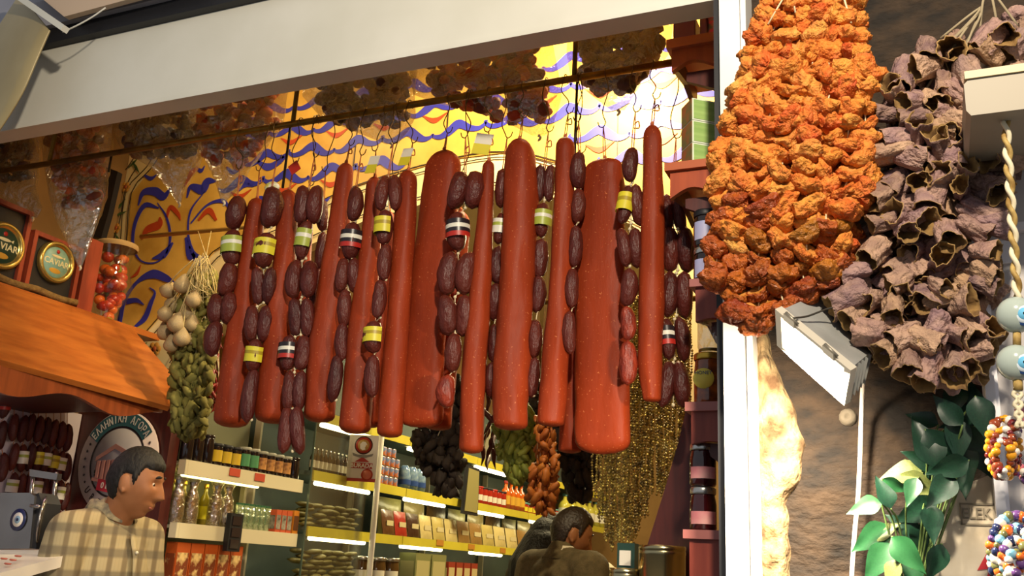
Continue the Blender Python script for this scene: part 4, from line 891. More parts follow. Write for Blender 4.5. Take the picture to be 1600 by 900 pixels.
m_deg = M('dark_dried', '2e2420', .6, var='221a1a', scale=20, bump=.4); DE = [lump_mesh(m_deg, i+9, 'eggplant') for i in range(4)]
m_gp = M('green_dried', '7a8436', .6, var='5c6a26', scale=20, rand=['88923e', '6a7830', '9aa44a']); GP = [lump_mesh(m_gp, i+3, 'pepper') for i in range(4)]
m_op = M('orange_dried', '96541c', .6, var='7c3c14', scale=20, rand=['a8641e', '8a4418', 'b87a2a']); OP = [lump_mesh(m_op, i+5, 'pepper') for i in range(4)]
m_dr = M('wine_chilli', '5a1a18', .5, var='421212', scale=20); DR = [chilli_mesh(m_dr, 1, .14)]
bunch('eggplant_string', 'dark bunch of small dried eggplants below the first wide sausage', 'dried eggplants', DE, 'eggplant', [(600, 690, 720), (660, 655, 722), (700, 645, 722), (740, 668, 720), (772, 690, 716)], 4.3, 100, 17, 1.2, 3.6)
bunch('chilli_bunch', 'bunch of wine-red dried chillies right of the club-shaped sausage', 'chillies', DR, 'chilli', [(600, 765, 790), (650, 756, 790), (700, 752, 784), (725, 755, 772)], 4.55, 70, 26, 1.3, 3.6)
bunch('pepper_bunch', 'bunch of yellow-green dried peppers below the centre sausage', 'dried peppers', GP, 'pepper', [(640, 785, 830), (670, 775, 835), (700, 778, 836), (735, 790, 828), (752, 800, 815)], 4.25, 110, 13, 1.4, 3.6)
bunch('eggplant_string', 'dark narrow string of dried eggplants between green and orange bunches', 'dried eggplants', DE, 'eggplant', [(600, 828, 845), (650, 824, 850), (700, 828, 850), (745, 830, 842)], 4.4, 50, 15, 1.2, 3.6)
bunch('pepper_bunch', 'string of small orange dried peppers reaching down to the shelf', 'dried peppers', OP, 'pepper', [(650, 838, 855), (690, 842, 864), (740, 832, 870), (780, 826, 868), (800, 845, 862)], 3.98, 100, 13, 1.3, 3.6)
bunch('eggplant_string', 'broad dark bunch of dried eggplants above the man in the jacket', 'dried eggplants', DE, 'eggplant', [(600, 868, 930), (660, 866, 930), (700, 872, 930), (740, 880, 928), (775, 892, 918)], 4.5, 110, 19, 1.2, 3.6)
# ------------------------------------------------------------------ awning bracket, top left
aw = thing('awning_bracket', at(60, 20, Y=1.87), 'curved beige metal awning bracket with white bar in the top left corner', 'awning')
V = []; F = []; n = 14; left = [(-60, 330), (-70, 200), (-40, 80), (20, -20)]; right = [(-12, 232), (8, 205), (42, 150), (66, 95), (85, 52)]
Lp = smooth_path([at(x, y, Y=1.87) for x, y in left], 5)
Rp = smooth_path([at(x, y, Y=1.87) for x, y in right], 4)
for i in range(n+1):
    t = i/n
    def smp(P): s = t*(len(P)-1); a = min(int(s), len(P)-2); return lerp(P[a], P[a+1], s-a)
    l, r = smp(Lp), smp(Rp)
    for k in range(7): u = k/6; p = lerp(l, r, u); p.y += -.05*math.sin(u*math.pi*.5)+.03; V.append(p)
for i in range(n):
    for k in range(6): a = i*7+k; F.append((a, a+1, a+8, a+7))
m = len(V); V += [p+Vector((0, .006, 0)) for p in V]; F += [tuple(q+m for q in reversed(f)) for f in F[:]]
for i in range(n): F.append((i*7+6, m+i*7+6, m+i*7+13, i*7+13))
MB().add(V, F, True).build('curved_sheet', M('beige_metal', 'a89870', .35, var='94845c', scale=3, metal=.15), aw)
p0, p1 = at(10, -18, Y=1.84), at(102, 46, Y=1.84); d = (p1-p0).normalized(); nrm = Vector((0, -1, 0)).cross(d).normalized()
MB().obox((p0+p1)/2, (p1-p0)/2, nrm*.0095, Vector((0, .012, 0))).build('white_bar', m_white, aw)
MB().prism([at(*q, Y=1.91) for q in [(20, -40), (100, 26), (300, -28), (300, -60)]], (0, .02, 0)).build('beige_board', M('beige_board', 'c0a890', .5), aw)
MB().tube(smooth_path([at(98, 50, Y=1.87), at(120, 40, Y=1.87), at(145, 26, Y=1.88), at(165, 12, Y=1.89)], 4), .0025, 6).build('wire', m_white, aw)
# ================================================================== left side: canopy over the meat counter
lowp, upp = at(0, 561, X=-2.80), at(0, 440, X=-3.20)
pn = Vector((0, 1, 0)).cross(upp-lowp).normalized()
cn = lambda px, py: atplane(px, py, lowp, pn)
Y0c = 2.12
ul = Vector((upp.x, Y0c, upp.z)); ll = Vector((lowp.x, Y0c, lowp.z))
cy = thing('counter_canopy', (-3.2, 2.6, lowp.z-.1), 'sloping orange wooden canopy with scalloped valance over the meat counter', 'canopy')
poly = [ll, ul, cn(205, 511), cn(269, 585), cn(267, 636)]
MB().prism(poly, pn*(-.022 if pn.z > 0 else .022)).build('sloping_panel', m_wood, cy)
e = cn(267, 636); n = 40; upq, loq = [], []
for i in range(n+1):
    t = i/n; y = lerp(Y0c, e.y, t); z = lerp(ll.z, e.z, t)-.004; upq.append((lowp.x-.012, y, z)); loq.append((lowp.x-.012, y, z-.085-.022*math.sin(t*math.pi*3.6-.3)+.045*t))
MB().prism(upq+loq[::-1], (-.02, 0, 0)).build('valance', M('valance_wood', '8a4420', .4, var='743618', scale=5, stretch=(9, 9, 1)), cy)
MB().box((XL+.004, Y0c, upp.z-.03), (upp.x+.01, YA-.04, upp.z-.004)).build('top_board', m_wood, cy)
MB().box((XL+.004, Y0c, lowp.z-.03), (lowp.x-.115, 3.0, lowp.z-.01)).build('soffit', m_dkwood, cy)
rb = MB(); rb.tube(smooth_path([(upp.x-.0, lerp(Y0c, 2.78, i/10), upp.z+.014+.004*math.sin(i*2)) for i in range(11)], 3), .014, 10)
tag(rb.build('burlap_roll', M('burlap', '8a6c3a', .95, var='705428', scale=60, bump=.6, bscale=120)), 'rolled burlap strip lying along the top edge of the canopy', 'fabric roll')
# caviar showcases standing on the canopy
m_blk = M('showcase_black', '1e1a18', .5); m_tin = M('tin_gold', 'b09a54', .25, metal=.8)
XV = -3.215
def showcase(label, cpx, hw_px, tincol, yl, yr, pz0, pz1):
    c = at(*cpx, X=XV); t = thing('caviar_showcase', (XV, c.y, upp.z), label, 'showcase')
    MB().box((XV-.05, yl, upp.z), (XV-.012, yr, pz1)).build('black_back', m_blk, t)
    for a, b in (((XV-.06, yl-.012, upp.z), (XV+.006, yl+.006, pz1)), ((XV-.06, yr-.006, upp.z), (XV+.006, yr+.012, pz1)), ((XV-.06, yl-.012, pz1), (XV+.006, yr+.012, pz1+.018))): MB().box(a, b).build('frame_bar', m_redwood, t)
    r = hw_px*mpp(c); c2 = Vector((XV-.008, c.y, c.z))
    tn = MB().lathe(c2, [(0, .006), (r*.74, .006), (r*.78, .014), (r*.9, .022), (r, .014), (r*1.02, 0)], 36, (1, 0, 0)).build('caviar_tin', m_tin, t)
    MB().lathe(c2+Vector((.0065, 0, 0)), [(0, .002), (r*.73, .002), (r*.74, 0)], 30, (1, 0, 0)).build('tin_label', tincol, tn)
    V, F = textmesh('CAVIAR', r*.40, .0006, bold=.0006); MB().merge(V, F, 0, False, frame_mat(c2+Vector((.0095, 0, -r*.02)), (0, 1, 0), (0, 0, 1))).build('lettering', M('tin_cream', 'd8d0a0', .5), tn)
    fish = MB(); fish.ell(c2+Vector((.009, 0, r*.28)), (.001, r*.34, r*.07), 14, 6); fish.prism([c2+Vector((.009, r*.3, r*.28)), c2+Vector((.009, r*.44, r*.36)), c2+Vector((.009, r*.42, r*.22))], (.001, 0, 0)); fish.build('fish_mark', M('tin_cream', 'd8d0a0', .5), tn)
    MB().lathe(c2+Vector((.0085, 0, r*.52)), [(0, .001), (r*.1, .001), (r*.1, 0)], 12, (1, 0, 0)).build('red_seal', m_lred, tn)
    MB().ell(c2+Vector((.0085, 0, -r*.42)), (.001, r*.34, r*.13), 16, 6).build('amber_band', M('tin_amber', 'b88a2a', .5), tn)
c_ = at(88, 410, X=XV)
showcase('wooden showcase with gold-rimmed caviar tin, pale blue lid', (88, 410), 33, M('tin_blue', '6a9a94', .4, var='88aa98', scale=30), at(50, 400, X=XV).y, at(120, 420, X=XV).y, 0, at(52, 365, X=XV).z)
showcase('wooden showcase with larger caviar tin, dark green lid, cut by the left edge', (5, 384), 38, M('tin_green', '2e5a3a', .4), at(-45, 380, X=XV).y, at(36, 390, X=XV).y, 0, at(10, 322, X=XV).z)
p = at(137, 420, X=XV); tag(MB().box((XV-.05, at(124, 420, X=XV).y+.014, upp.z), (XV+.01, at(152, 420, X=XV).y, at(140, 372, X=XV).z)).build('end_board', m_redwood), 'upright reddish wooden board beside the caviar showcase', 'board')
# dark lath leaning behind
q = [at(*s, Y=3.12) for s in [(166, 261), (184, 268), (170, 330), (158, 372), (137, 370), (155, 325)]]
tag(MB().prism(q, (0, .03, 0)).build('dark_lath', m_black), 'black lath standing beside the painted border above the showcases', 'lath')
# glass vase of peppers
vb = at(165, 492, Y=3.06); vz = upp.z-.004; s = mpp(vb)
vt = thing('pickle_vase', (vb.x, 3.06, vz), 'waisted glass vase filled with red and green tomatoes under a cloth lid', 'vase')
z1_, zt_ = vz, at(165, 388, Y=3.06).z; H = zt_-z1_
VP_ = [(.12, 0), (.13, .03), (.11, .12), (.16, .25), (.24, .42), (.25, .52), (.20, .66), (.17, .76), (.19, .90), (.23, 1.0)]
MB().lathe((vb.x, 3.06, z1_), [(r*H, h*H) for r, h in VP_], 28).build('glass', film('vase_glass', 'c8d0c0', .86, .03, .1), vt)
TM = [MB().ell((0,0,0), (1, 1, .9), 14, 9).mesh('tomato', M('tomato_'+c, c, .2, coat=.4)) for c in ('c83c18', 'd8641c', 'b02814', '8a9a2c')]
for k in range(52):
    h = rnd(.05, .90); r = interp([(b, a) for a, b in VP_], h)*H*.78; a = rnd(0, 6.28); rr = .026*rnd(.75, 1.1)
    rad = max(0, r-rr*.7)*(1 if k % 4 else .4)
    piece('tomato', TM[3] if k % 9 == 0 else random.choice(TM[:3]), vt, Vector((vb.x+rad*math.cos(a), 3.06+rad*math.sin(a), z1_+h*H)), None, (rr, rr, rr))
MB().lathe((vb.x, 3.06, zt_), [(.24*H, -.012), (.25*H, .0), (.24*H, .012), (0, .014)], 24).build('cloth_lid', M('cloth_lid', 'b89a68', .9), vt)
# ------------------------------------------------------------------ round shop sign
YN = YA-.036; cc_ = at(186, 722, Y=YN); Rs = 71*mpp(cc_)*1.12
sg = thing('round_sign', cc_, 'round white shop sign with Greek lettering and a temple, on the wooden partition', 'sign')
disc = lambda c, r0, r1, off, mat, nm, par=sg, seg=48: MB().lathe(c, [(r0, off), (r1, off), (r1, off-.004)] if r0 else [(0, off), (r1, off), (r1, off-.012)], seg, (0, -1, 0)).build(nm, mat, par)
m_sgw = M('sign_white', 'd6c8c6', .5); m_sgt = M('sign_teal', '3c6a70', .5); m_sgb = M('sign_black', '2a2024', .5)
disc(cc_, 0, Rs, .012, m_sgw, 'board'); disc(cc_, Rs*.66, Rs*.70, .0135, m_sgb, 'ring'); disc(cc_, 0, Rs*.66, .0130, M('sign_sky', 'b8b4b8', .5), 'picture')
n = 24; V = []; F = []
for i in range(n+1):
    a = math.radians(lerp(148, 36, i/n))
    for r in (.70, .98): V.append(cc_+Vector((Rs*r*math.cos(a), -.0145, Rs*r*math.sin(a))))
for i in range(n): F.append((2*i, 2*i+1, 2*i+3, 2*i+2))
MB().add(V, F, False).build('teal_band', m_sgt, sg)
def arctext(txt, a0, a1, r, size, mat, top=True, nm='lettering'):
    mb = MB()
    for i, ch in enumerate(txt):
        if ch == ' ': continue
        a = math.radians(lerp(a0, a1, i/(len(txt)-1))); o = cc_+Vector((Rs*r*math.cos(a), -.0155, Rs*r*math.sin(a))); up = Vector((math.cos(a), 0, math.sin(a)))*(1 if top else -1)
        V, F = textmesh(ch, size, .0006, bold=.0006); V = [Vector((q.x*.74, q.y, q.z)) for q in V]; mb.merge(V, F, 0, False, frame_mat(o, up.cross(Vector((0, -1, 0)))*-1 if False else Vector((up.z, 0, -up.x)), up))
    mb.build(nm, mat, sg)
arctext('ΕΛΛΗΝΙΚΗ ΑΓΟΡΑ', 144, 40, .84, Rs*.21, M('sign_cream', 'e4dcd4', .5))
arctext('URFA', 221, 262, .85, Rs*.20, m_sgb, False)
st = MB()
for a in (156, 166, 176, 187, 198, 208, 26, 14, 2, -10):
    o = cc_+Vector((Rs*.85*math.cos(math.radians(a)), -.0125, Rs*.85*math.sin(math.radians(a)))); pts = []
    for k in range(10): b_ = math.pi/2+k*math.pi/5; r = (.034 if k % 2 == 0 else .014)*Rs; pts.append(o+Vector((r*math.cos(b_), 0, r*math.sin(b_))))
    so = MB().prism(pts, (0, -.0015, 0)).build('star', m_sgb, sg)
m_tmp, m_tmpd = M('temple_stone', 'b88478', .5), M('temple_dark', '8a5a54', .5); tpb = MB(); o = cc_+Vector((-Rs*.05, -.0135, -Rs*.05))
tpb.prism([o+Vector((x*Rs, 0, z*Rs)) for x, z in ((-.50, .14), (-.04, .40), (.44, .20), (.44, .12), (-.04, .30), (-.50, .06))], (0, -.003, 0)).prism([o+Vector((x*Rs, 0, z*Rs)) for x, z in ((-.48, .05), (.44, .11), (.44, -.40), (-.48, -.26))], (0, -.001, 0), 1).prism([o+Vector((x*Rs, 0, z*Rs)) for x, z in ((-.52, -.26), (.46, -.40), (.46, -.46), (-.52, -.32))], (0, -.003, 0))
tpb.build('temple', [m_tmp, m_tmpd], sg)
for k in range(8):
    x = -.44+k*.125; MB().box(o+Vector((x*Rs, -.004, (-.27-.018*k)*Rs)), o+Vector(((x+.07)*Rs, 0, (.07+.008*k)*Rs))).build('column', m_tmp, sg)
MB().obox(cc_+Vector((-Rs*.18, -.016, -Rs*.47)), (Rs*.22, 0, -Rs*.03), (Rs*.01, 0, Rs*.11), (0, .001, 0)).build('red_plate', M('sign_red', 'b83040', .5), sg)
V, F = textmesh('0 II', Rs*.16, .0005, bold=.0006); MB().merge(V, F, 0, False, frame_mat(cc_+Vector((-Rs*.2, -.0175, -Rs*.47)), (1, 0, -.13), (0, 0, 1))).build('lettering', M('sign_cream', 'e4dcd4', .5), sg)
lr = MB()
for k in range(6): a = math.radians(200+k*7); lr.ell(cc_+Vector((Rs*.56*math.cos(a), -.014, Rs*.56*math.sin(a))), (Rs*.05, .001, Rs*.025), 8, 5, rot=Matrix.Rotation(-a-1.2+(k % 2)*1.4, 3, 'Y'))
tag(lr.build('laurel', M('laurel_green', '2c3a34', .5), sg), kind='stuff')
# ------------------------------------------------------------------ sausages on the white back board under the canopy
XB = XL+.03
tag(MB().box((XL+.002, 2.2, 1.25), (XB, YA-.034, 2.02)).build('tiled_back_board', M('back_board', 'd8ccd0', .4)), 'pinkish white wall board behind the hanging sausages under the canopy', 'board')
tube = thing('fluorescent_tube', (-3.15, 2.6, lowp.z-.05), 'fluorescent tube under the wooden canopy above the meat counter', 'lamp')
MB().tube([(-2.88, 2.2, lowp.z-.024), (-2.88, 2.75, lowp.z-.024)], .010, 10).build('tube', M('tube_pink', 'ffe0e8', .5, emit='ffd0dc', estr=16), tube)
MB().box((-2.90, 2.17, lowp.z-.014), (-2.855, 2.78, lowp.z-.009)).build('fitting', m_white, tube)
def wallchain(label, items):
    x, y, l, w_, b = items[0]; th = thing('sausage_string', at(x, y-l*.5, X=XB+.04), label, 'sausage', 'sausages on the board under the canopy'); pts = [at(x, y-l*.5-24, X=XB+.035)]
    for x, y, l, w_, b in items:
        c = at(x, y, X=XB+.04); s = mpp(c)
        lk = piece('link', random.choice(LINKS), th, c, (rnd(-.08, .08), rnd(-.08, .08), rnd(0, 6)), (w_*s, w_*s, l*s)); pts += [at(x, y-l*.5, X=XB+.04), at(x, y+l*.5, X=XB+.04)]
        if b:
            lb = bpy.data.objects.new('paper_label', BAND[b]); COL.objects.link(lb); lb.parent = lk; lb.rotation_euler = (0, 0, -lk.rotation_euler.z+.8)
    MB().tube(pts, .0016, 5).build('thread', m_twine, th); MB().ell(pts[0], (.006, .006, .006), 8, 5).build('peg', m_wire, th)
wallchain('sausage string with a round printed wrapper at the left edge under the canopy', [(6, 632, 44, 18, 'p'), (3, 680, 46, 16, None), (4, 730, 46, 16, None)])
for i, (px, dy, lb) in enumerate([(22, 0, None), (36, 2, 'w'), (48, 0, None), (60, 3, 'y'), (72, 5, 'w'), (84, 9, 'y'), (95, 12, 'w'), (105, 16, None)]):
    wallchain(('second', 'third', 'fourth', 'fifth', 'sixth', 'seventh', 'eighth', 'last')[i]+' string of dark sausages from the left on the pink-lit board', [(px, 668+dy, 44, 15, None), (px-1, 714+dy, 44, 15, lb), (px-3, 760+dy, 44, 15, None if i % 3 else 'w'), (px-4, 806+dy, 40, 15, None)])
# ------------------------------------------------------------------ counter board and slicer
wb = [at(95, 860, Y=2.44), at(98, 869, Y=2.40), at(-10, 898, Y=2.12), at(-120, 900, Y=2.12), at(-90, 858, Y=2.44)]
ct = thing('meat_counter', (-3.1, 2.35, 0), 'white topped meat counter in the lower left corner', 'counter')
MB().prism([p_-Vector((0, 0, .0)) for p_ in wb], (0, 0, -.035)).build('white_top', M('counter_white', 'e4dccc', .35), ct)
MB().box((XL+.05, 2.16, 0), (-2.86, 2.40, 1.31)).build('body', M('counter_steel', '8a7a70', .4, metal=.4), ct)
for i, (px, py) in enumerate([(12, 882), (20, 876), (6, 874), (28, 870)]):
    d = ray(px, py); o_ = wb[0]; nn = (wb[1]-wb[0]).cross(wb[2]-wb[0]).normalized(); p = CC+d*((o_-CC).dot(nn)/d.dot(nn))
    tag(MB().ell(p+Vector((0,0,.002)), (.014, .010, .003), 9, 5, fn=lambda dd, q: q*(1+.4*noise.noise(dd*3))).build('meat_scrap', M('raw_meat', 'b8604c', .4)), 'small scrap of meat on the white counter top', 'meat', 'meat scraps on the counter')
YSl = 2.50
sl = thing('meat_slicer', at(40, 857, Y=YSl), 'steel meat slicer with an eye sticker standing on the white counter', 'slicer')
m_ss = M('slicer_steel', '9a9490', .22, metal=.9, var='8a8480', scale=6)
def prx(pts, Y, dy): return MB().prism([at(x, y, Y=Y) for x, y in pts], (0, dy, 0))
prx([(-20, 858), (-20, 775), (0, 770), (46, 770), (54, 775), (46, 857)], YSl-.06, .10).build('body', m_ss, sl)
prx([(44, 856), (52, 776), (60, 770), (66, 786), (56, 858)], YSl-.05, .08).build('blade_guard', m_black, sl)
bc = at(66, 815, Y=YSl-.02); MB().lathe(bc, [(0, .006), (.07, .006), (.088, 0), (.07, -.006), (0, -.006)], 36, (-.75, -.66, 0)).build('blade', m_ss, sl)
for x0_, x1_ in ((52, 46), (88, 82)): MB().tube([at(x0_, 738, Y=YSl+.02), at(x1_, 800, Y=YSl+.02)], .007, 8).build('guide_rod', m_ss, sl)
prx([(46, 733), (90, 740), (88, 750), (46, 744)], YSl+.01, .02).build('cross_bar', m_ss, sl)
MB().tube([at(48, 790, Y=YSl-.075), at(62, 792, Y=YSl-.075)], .006, 8).build('knob', m_ss, sl)
ec = at(29, 812, Y=YSl-.061); kk = mpp(ec)
for rr, c_, dd in ((17, '1c2450', .002), (11, 'e4dcd0', .003), (6, '8aa8c0', .004), (2.6, '1c2450', .005)): MB().lathe(ec-Vector((0, dd, 0)), [(0, .001), (rr*kk, .001), (rr*kk, 0)], 24, (0, -1, 0)).build('eye_sticker_ring', M('sticker_'+c_, c_, .4), sl)
# ================================================================== white shelf unit on the left
XS = -3.0
m_shelf = M('shelf_cream', 'd2c8a8', .45); m_back = M('shelf_back', '6a6a50', .6)
wu = thing('white_shelf_unit', (-3.2, 3.78, 0), 'cream shelf unit behind the man in the checked shirt', 'shelf unit')
ZA, ZB, ZD = 1.822, 1.553, 1.285
for z in (ZA, ZB, ZD): MB().box((-3.37, YA+.052, z-.02), (XS-.0205, 4.20, z-.001)).box((XS-.02, YA+.051, z-.062), (XS, 4.215, z+.002)).box((-3.04, YA+.034, z-.062), (XS, YA+.05, z+.002)).build('shelf_board', m_shelf, wu)
MB().box((-3.60, YA+.04, 0), (-3.38, 4.21, 2.15)).build('back_board', m_back, wu)
for y in (YA+.06, 4.19): MB().box((-3.37, y-.01, 0), (-3.34, y+.01, ZA-.03)).build('upright', m_shelf, wu)
for px, py in ((367, 738), (406, 746)): 
    c = at(px, py, X=XS+.002); tag(MB().box((XS+.001, c.y-.038, c.z-.018), (XS+.004, c.y+.038, c.z+.018)).build('price_card', M('price_red', 'b8452c', .5)), ('left' if px < 380 else 'right')+' red price card on the edge of the upper cream shelf', 'price card')
def tubelight(label, y0, y1, x, z, estr=10, col='fff0c0'):
    t = thing('fluorescent_tube', (x, (y0+y1)/2, z), label, 'lamp'); MB().tube([(x, y0, z), (x, y1, z)], .012, 8).build('tube', M('tube_lit_%s' % col, col, .5, emit=col, estr=estr), t)
    MB().box((x-.02, y0-.02, z+.014), (x+.02, y1+.02, z+.024)).build('fitting', m_white, t)
tubelight('yellowish tube under the upper cream shelf', 3.5, 4.05, XS-.16, ZA-.045, 8, 'f8e890')
# goods
ORD = ('first', 'second', 'third', 'fourth', 'fifth', 'sixth', 'seventh', 'eighth', 'ninth', 'tenth')
def jar_set(types, X, z, y0, dy, pre):
    seen = {}
    for i, (kind) in enumerate(types):
        y = y0+i*dy
        if kind is None: continue
        nm, lab, R_, H, body, lid, lm = kind; k_ = seen.get(lab, 0); seen[lab] = k_+1
        if sum(1 for q in types if q is kind) > 1: lab = ORD[k_]+' '+lab
        jar(nm, lab, Vector((X, y, z)), R_, H, body, lid, lm, (.22, .8), .014, pre, neck=.9)
JK = dict(E=('dark_jar', 'dark brown jar at the right end of the upper cream shelf', .030, .115, m_dkglass, m_dkglass, None), H=('dark_jar', 'dark jar of the half hidden back row on the upper cream shelf', .030, .12, m_dkglass, m_black, None), D=('dark_jar', 'tall plain dark jar from the left on the upper cream shelf', .030, .135, m_dkglass, m_dkglass, None), Y=('sauce_jar', 'jar with a yellow label on the upper cream shelf', .030, .105, m_dkglass, m_black, M('jar_yellow', 'c8a828', .5)), G=('olive_jar', 'jar with a green label on the upper cream shelf', .031, .115, m_dkglass, M('lid_grey', '9a9a8c', .4), M('jar_green', '4a8a5c', .5)), P=('paste_jar', 'jar with a peach portrait label on the upper cream shelf', .029, .112, m_dkglass, M('lid_grey', '9a9a8c', .4), M('jar_peach', 'c89050', .5, var='7a4a2a', scale=50)))
jar_set([JK[k] for k in 'DDDYYYGGPPPPE'], XS-.045, ZA, YA+.075, .067, 'jars on the upper cream shelf')
jar_set([JK[k] for k in 'HHHHHHHH'], XS-.13, ZA, YA+.12, .10, 'half hidden jars on the upper cream shelf')
def bottle(name, label, base, R_, H, glass, cap, group, lab=None, cat='bottle'):
    t = thing(name, base, label, cat, group)
    MB().lathe(base, [(0, 0), (R_, 0), (R_, H*.58), (R_*.8, H*.68), (R_*.36, H*.78), (R_*.34, H*.92), (0, H*.92)], 14).build('body', glass, t)
    MB().lathe(base+Vector((0, 0, H*.91)), [(R_*.42, 0), (R_*.42, H*.09), (0, H*.09)], 12).build('cap', cap, t)
    if lab: MB().lathe(base, [(R_*1.02, H*.18), (R_*1.02, H*.48)], 14).build('label_band', lab, t)
m_oil = M('oil_glass', '8a7c1c', .08, spec=.7, coat=.4); m_gwrap = M('gold_wrap', '8a6a3a', .25, metal=.5, var='5a3c28', scale=60, bump=.6, bscale=50); m_grn = M('green_glass', '3c6a4a', .08, spec=.7, coat=.4)
f_cel = film('cellophane', 'e8d8a0', .6, .08, .15)
for i, y in enumerate((3.37, 3.46, 3.62, 3.70)):
    p = Vector((XS-.05, y, ZB)); t = thing('wrapped_gift', p, ('first', 'second', 'third', 'fourth')[i]+' gold cellophane wrapped bottle from the left on the lower cream shelf', 'bottle', 'cellophane wrapped bottles')
    MB().lathe(p, [(0, 0), (.030, 0), (.032, .05), (.026, .12), (.014, .15), (.020, .185), (0, .186)], 14).build('bottle', m_gwrap, t); MB().lathe(p, [(.034, 0), (.036, .05), (.030, .13), (.017, .155), (.032, .205)], 10).build('cellophane', f_cel, t)
for i in range(7):
    bottle('oil_bottle', ORD[i]+' olive oil bottle from the left at the back of the lower cream shelf', Vector((XS-.20, 3.42+i*.075, ZB)), .026, .20, m_oil, m_gold_lid, 'oil bottles on the lower cream shelf', m_lyel)
for i in range(6):
    p = Vector((XS-.045, 3.79+i*.042, ZB)); t = thing('glass_tumbler', p, ORD[i]+' green glass tumbler from the left on the lower cream shelf', 'glass', 'green glass tumblers'); MB().lathe(p, [(0, 0), (.018, 0), (.020, .12), (.0185, .12), (.0165, .006), (0, .006)], 14).build('glass', film('green_film', '8ab88a', .45, .05, .4), t); MB().lathe(p, [(.0202, .112), (.0205, .121)], 14).build('rim', m_grn, t)
def carton(name, label, c, half, front, side, group=None, cat='box', face='x'):
    """box standing on a shelf, printed front towards the aisle (+x)"""
    t = thing(name, (c[0], c[1], c[2]), label, cat, group); hx, hy, hz = half; cc2 = Vector((c[0], c[1], c[2]+hz))
    MB().box(cc2-Vector(half), cc2+Vector(half)).build('carton', side, t)
    MB().box(cc2+Vector((hx, -hy*.85, -hz*.7)), cc2+Vector((hx+.0015, hy*.85, hz*.55))).build('front_print', front, t)
    MB().box(cc2+Vector((-hx*.8, -hy-.0015, -hz*.7)), cc2+Vector((hx*.8, -hy, hz*.5))).build('end_print', front, t); return t
for i in range(3): carton('tea_box', ('left', 'middle', 'right')[i]+' red and white tea box on the lower cream shelf', (XS-.04, 4.055+i*.045, ZB), (.03, .020, .055), M('tea_print', '9a9484', .5, var='4a4a44', scale=40), M('tea_red', 'b8502c', .5), 'red tea boxes')
carton('orange_carton', 'orange carton at the right end of the lower cream shelf', (XS-.05, 4.195, ZB), (.045, .022, .058), M('carton_brown', '5a3418', .5), M('carton_orange', 'c07820', .5))
for i in range(5): carton('coffee_pack', ('leftmost', 'second', 'third', 'fourth', 'rightmost')[i]+' orange coffee pack on the bottom cream shelf', (XS-.05, 3.42+i*.09, ZD), (.03, .042, .095), M('pack_print', '7a3a1c', .5, var='e0c080', scale=18, lo=.5, hi=.6), M('pack_orange', 'b0501e', .45), 'orange coffee packs')
pf = at(368, 832, X=XS+.03); fo = thing('black_frame', (XS+.02, pf.y, pf.z-.1), 'small black three-window frame hanging at the lower cream shelf edge', 'frame')
MB().box((XS+.005, pf.y-.045, pf.z-.085), (XS+.03, pf.y+.045, pf.z+.085)).build('frame', m_black, fo)
for k in (-1, 0, 1): MB().box((XS+.03, pf.y-.03, pf.z+k*.052-.02), (XS+.033, pf.y+.03, pf.z+k*.052+.02)).build('window', M('smoky_pane', '2c2426', .1), fo)
# ================================================================== yellow lit shelving along the left wall
m_yel = M('shelf_yellow', 'c8bc3c', .4, var='b8ac34', scale=4); m_blueback = M('cabinet_back', '5c6a64', .5, var='4c5a58', scale=3)
Y1, Y2 = 4.30, 9.3; yu = thing('lit_wall_shelves', (-3.3, 6.8, 0), 'long yellow-edged lit wall shelving along the left side of the shop', 'shelving')
ZY = [2.20, 1.885, 1.598, 1.31]
for z in ZY:
    MB().box((-3.42, Y1, z-.02), (XS-.01, Y2, z)).build('shelf_board', m_blueback, yu)
    y = Y1
    while y < Y2-.1: MB().box((XS-.01, y, z-.05), (XS, min(y+1.0, Y2)-.006, z+.002)).build('edge_strip', m_yel, yu); y += 1.0
MB().box((-3.60, Y1, 0), (-3.42, Y2, 2.7)).build('back_board', m_blueback, yu)
for y in (Y1+.01, 5.3, 6.3, 7.3, 8.3): MB().box((-3.42, y-.008, 0), (-3.38, y+.008, 2.6)).build('upright', m_shelf, yu)
k = 0; words = ('first', 'second', 'third', 'fourth', 'fifth')
for zi, z in enumerate(ZY[:3]):
    for j, y in enumerate((4.42, 5.4, 6.4, 7.5)):
        tubelight(words[j]+' tube from the front under the '+('top', 'middle', 'lower')[zi]+' yellow shelf', y, y+.55, XS-.07, z-.055, 9, 'fff2b8')
MB().tube([(-2.92, 4.83, 0), (-2.92, 4.83, 3.6)], .018, 12)
tag(MB().tube([(-2.93, 4.83, 0), (-2.93, 4.83, 3.615)], .017, 12).build('white_pole', m_frame), 'slim white pole in front of the yellow shelves beside the poster', 'pole')
pg = thing('glass_door', (XS+.02, 4.55, 1.0), 'glass door in front of the first yellow shelves', 'glass door')
MB().box((XS+.015, 4.25, 1.0), (XS+.020, 4.80, 2.5)).build('pane', film('door_glass', 'b8c8c0', .9, .03, .1), pg); MB().box((XS+.013, 4.243, 1.0), (XS+.022, 4.25, 2.5)).build('stile', M('glass_edge', '4a5a50', .2), pg)
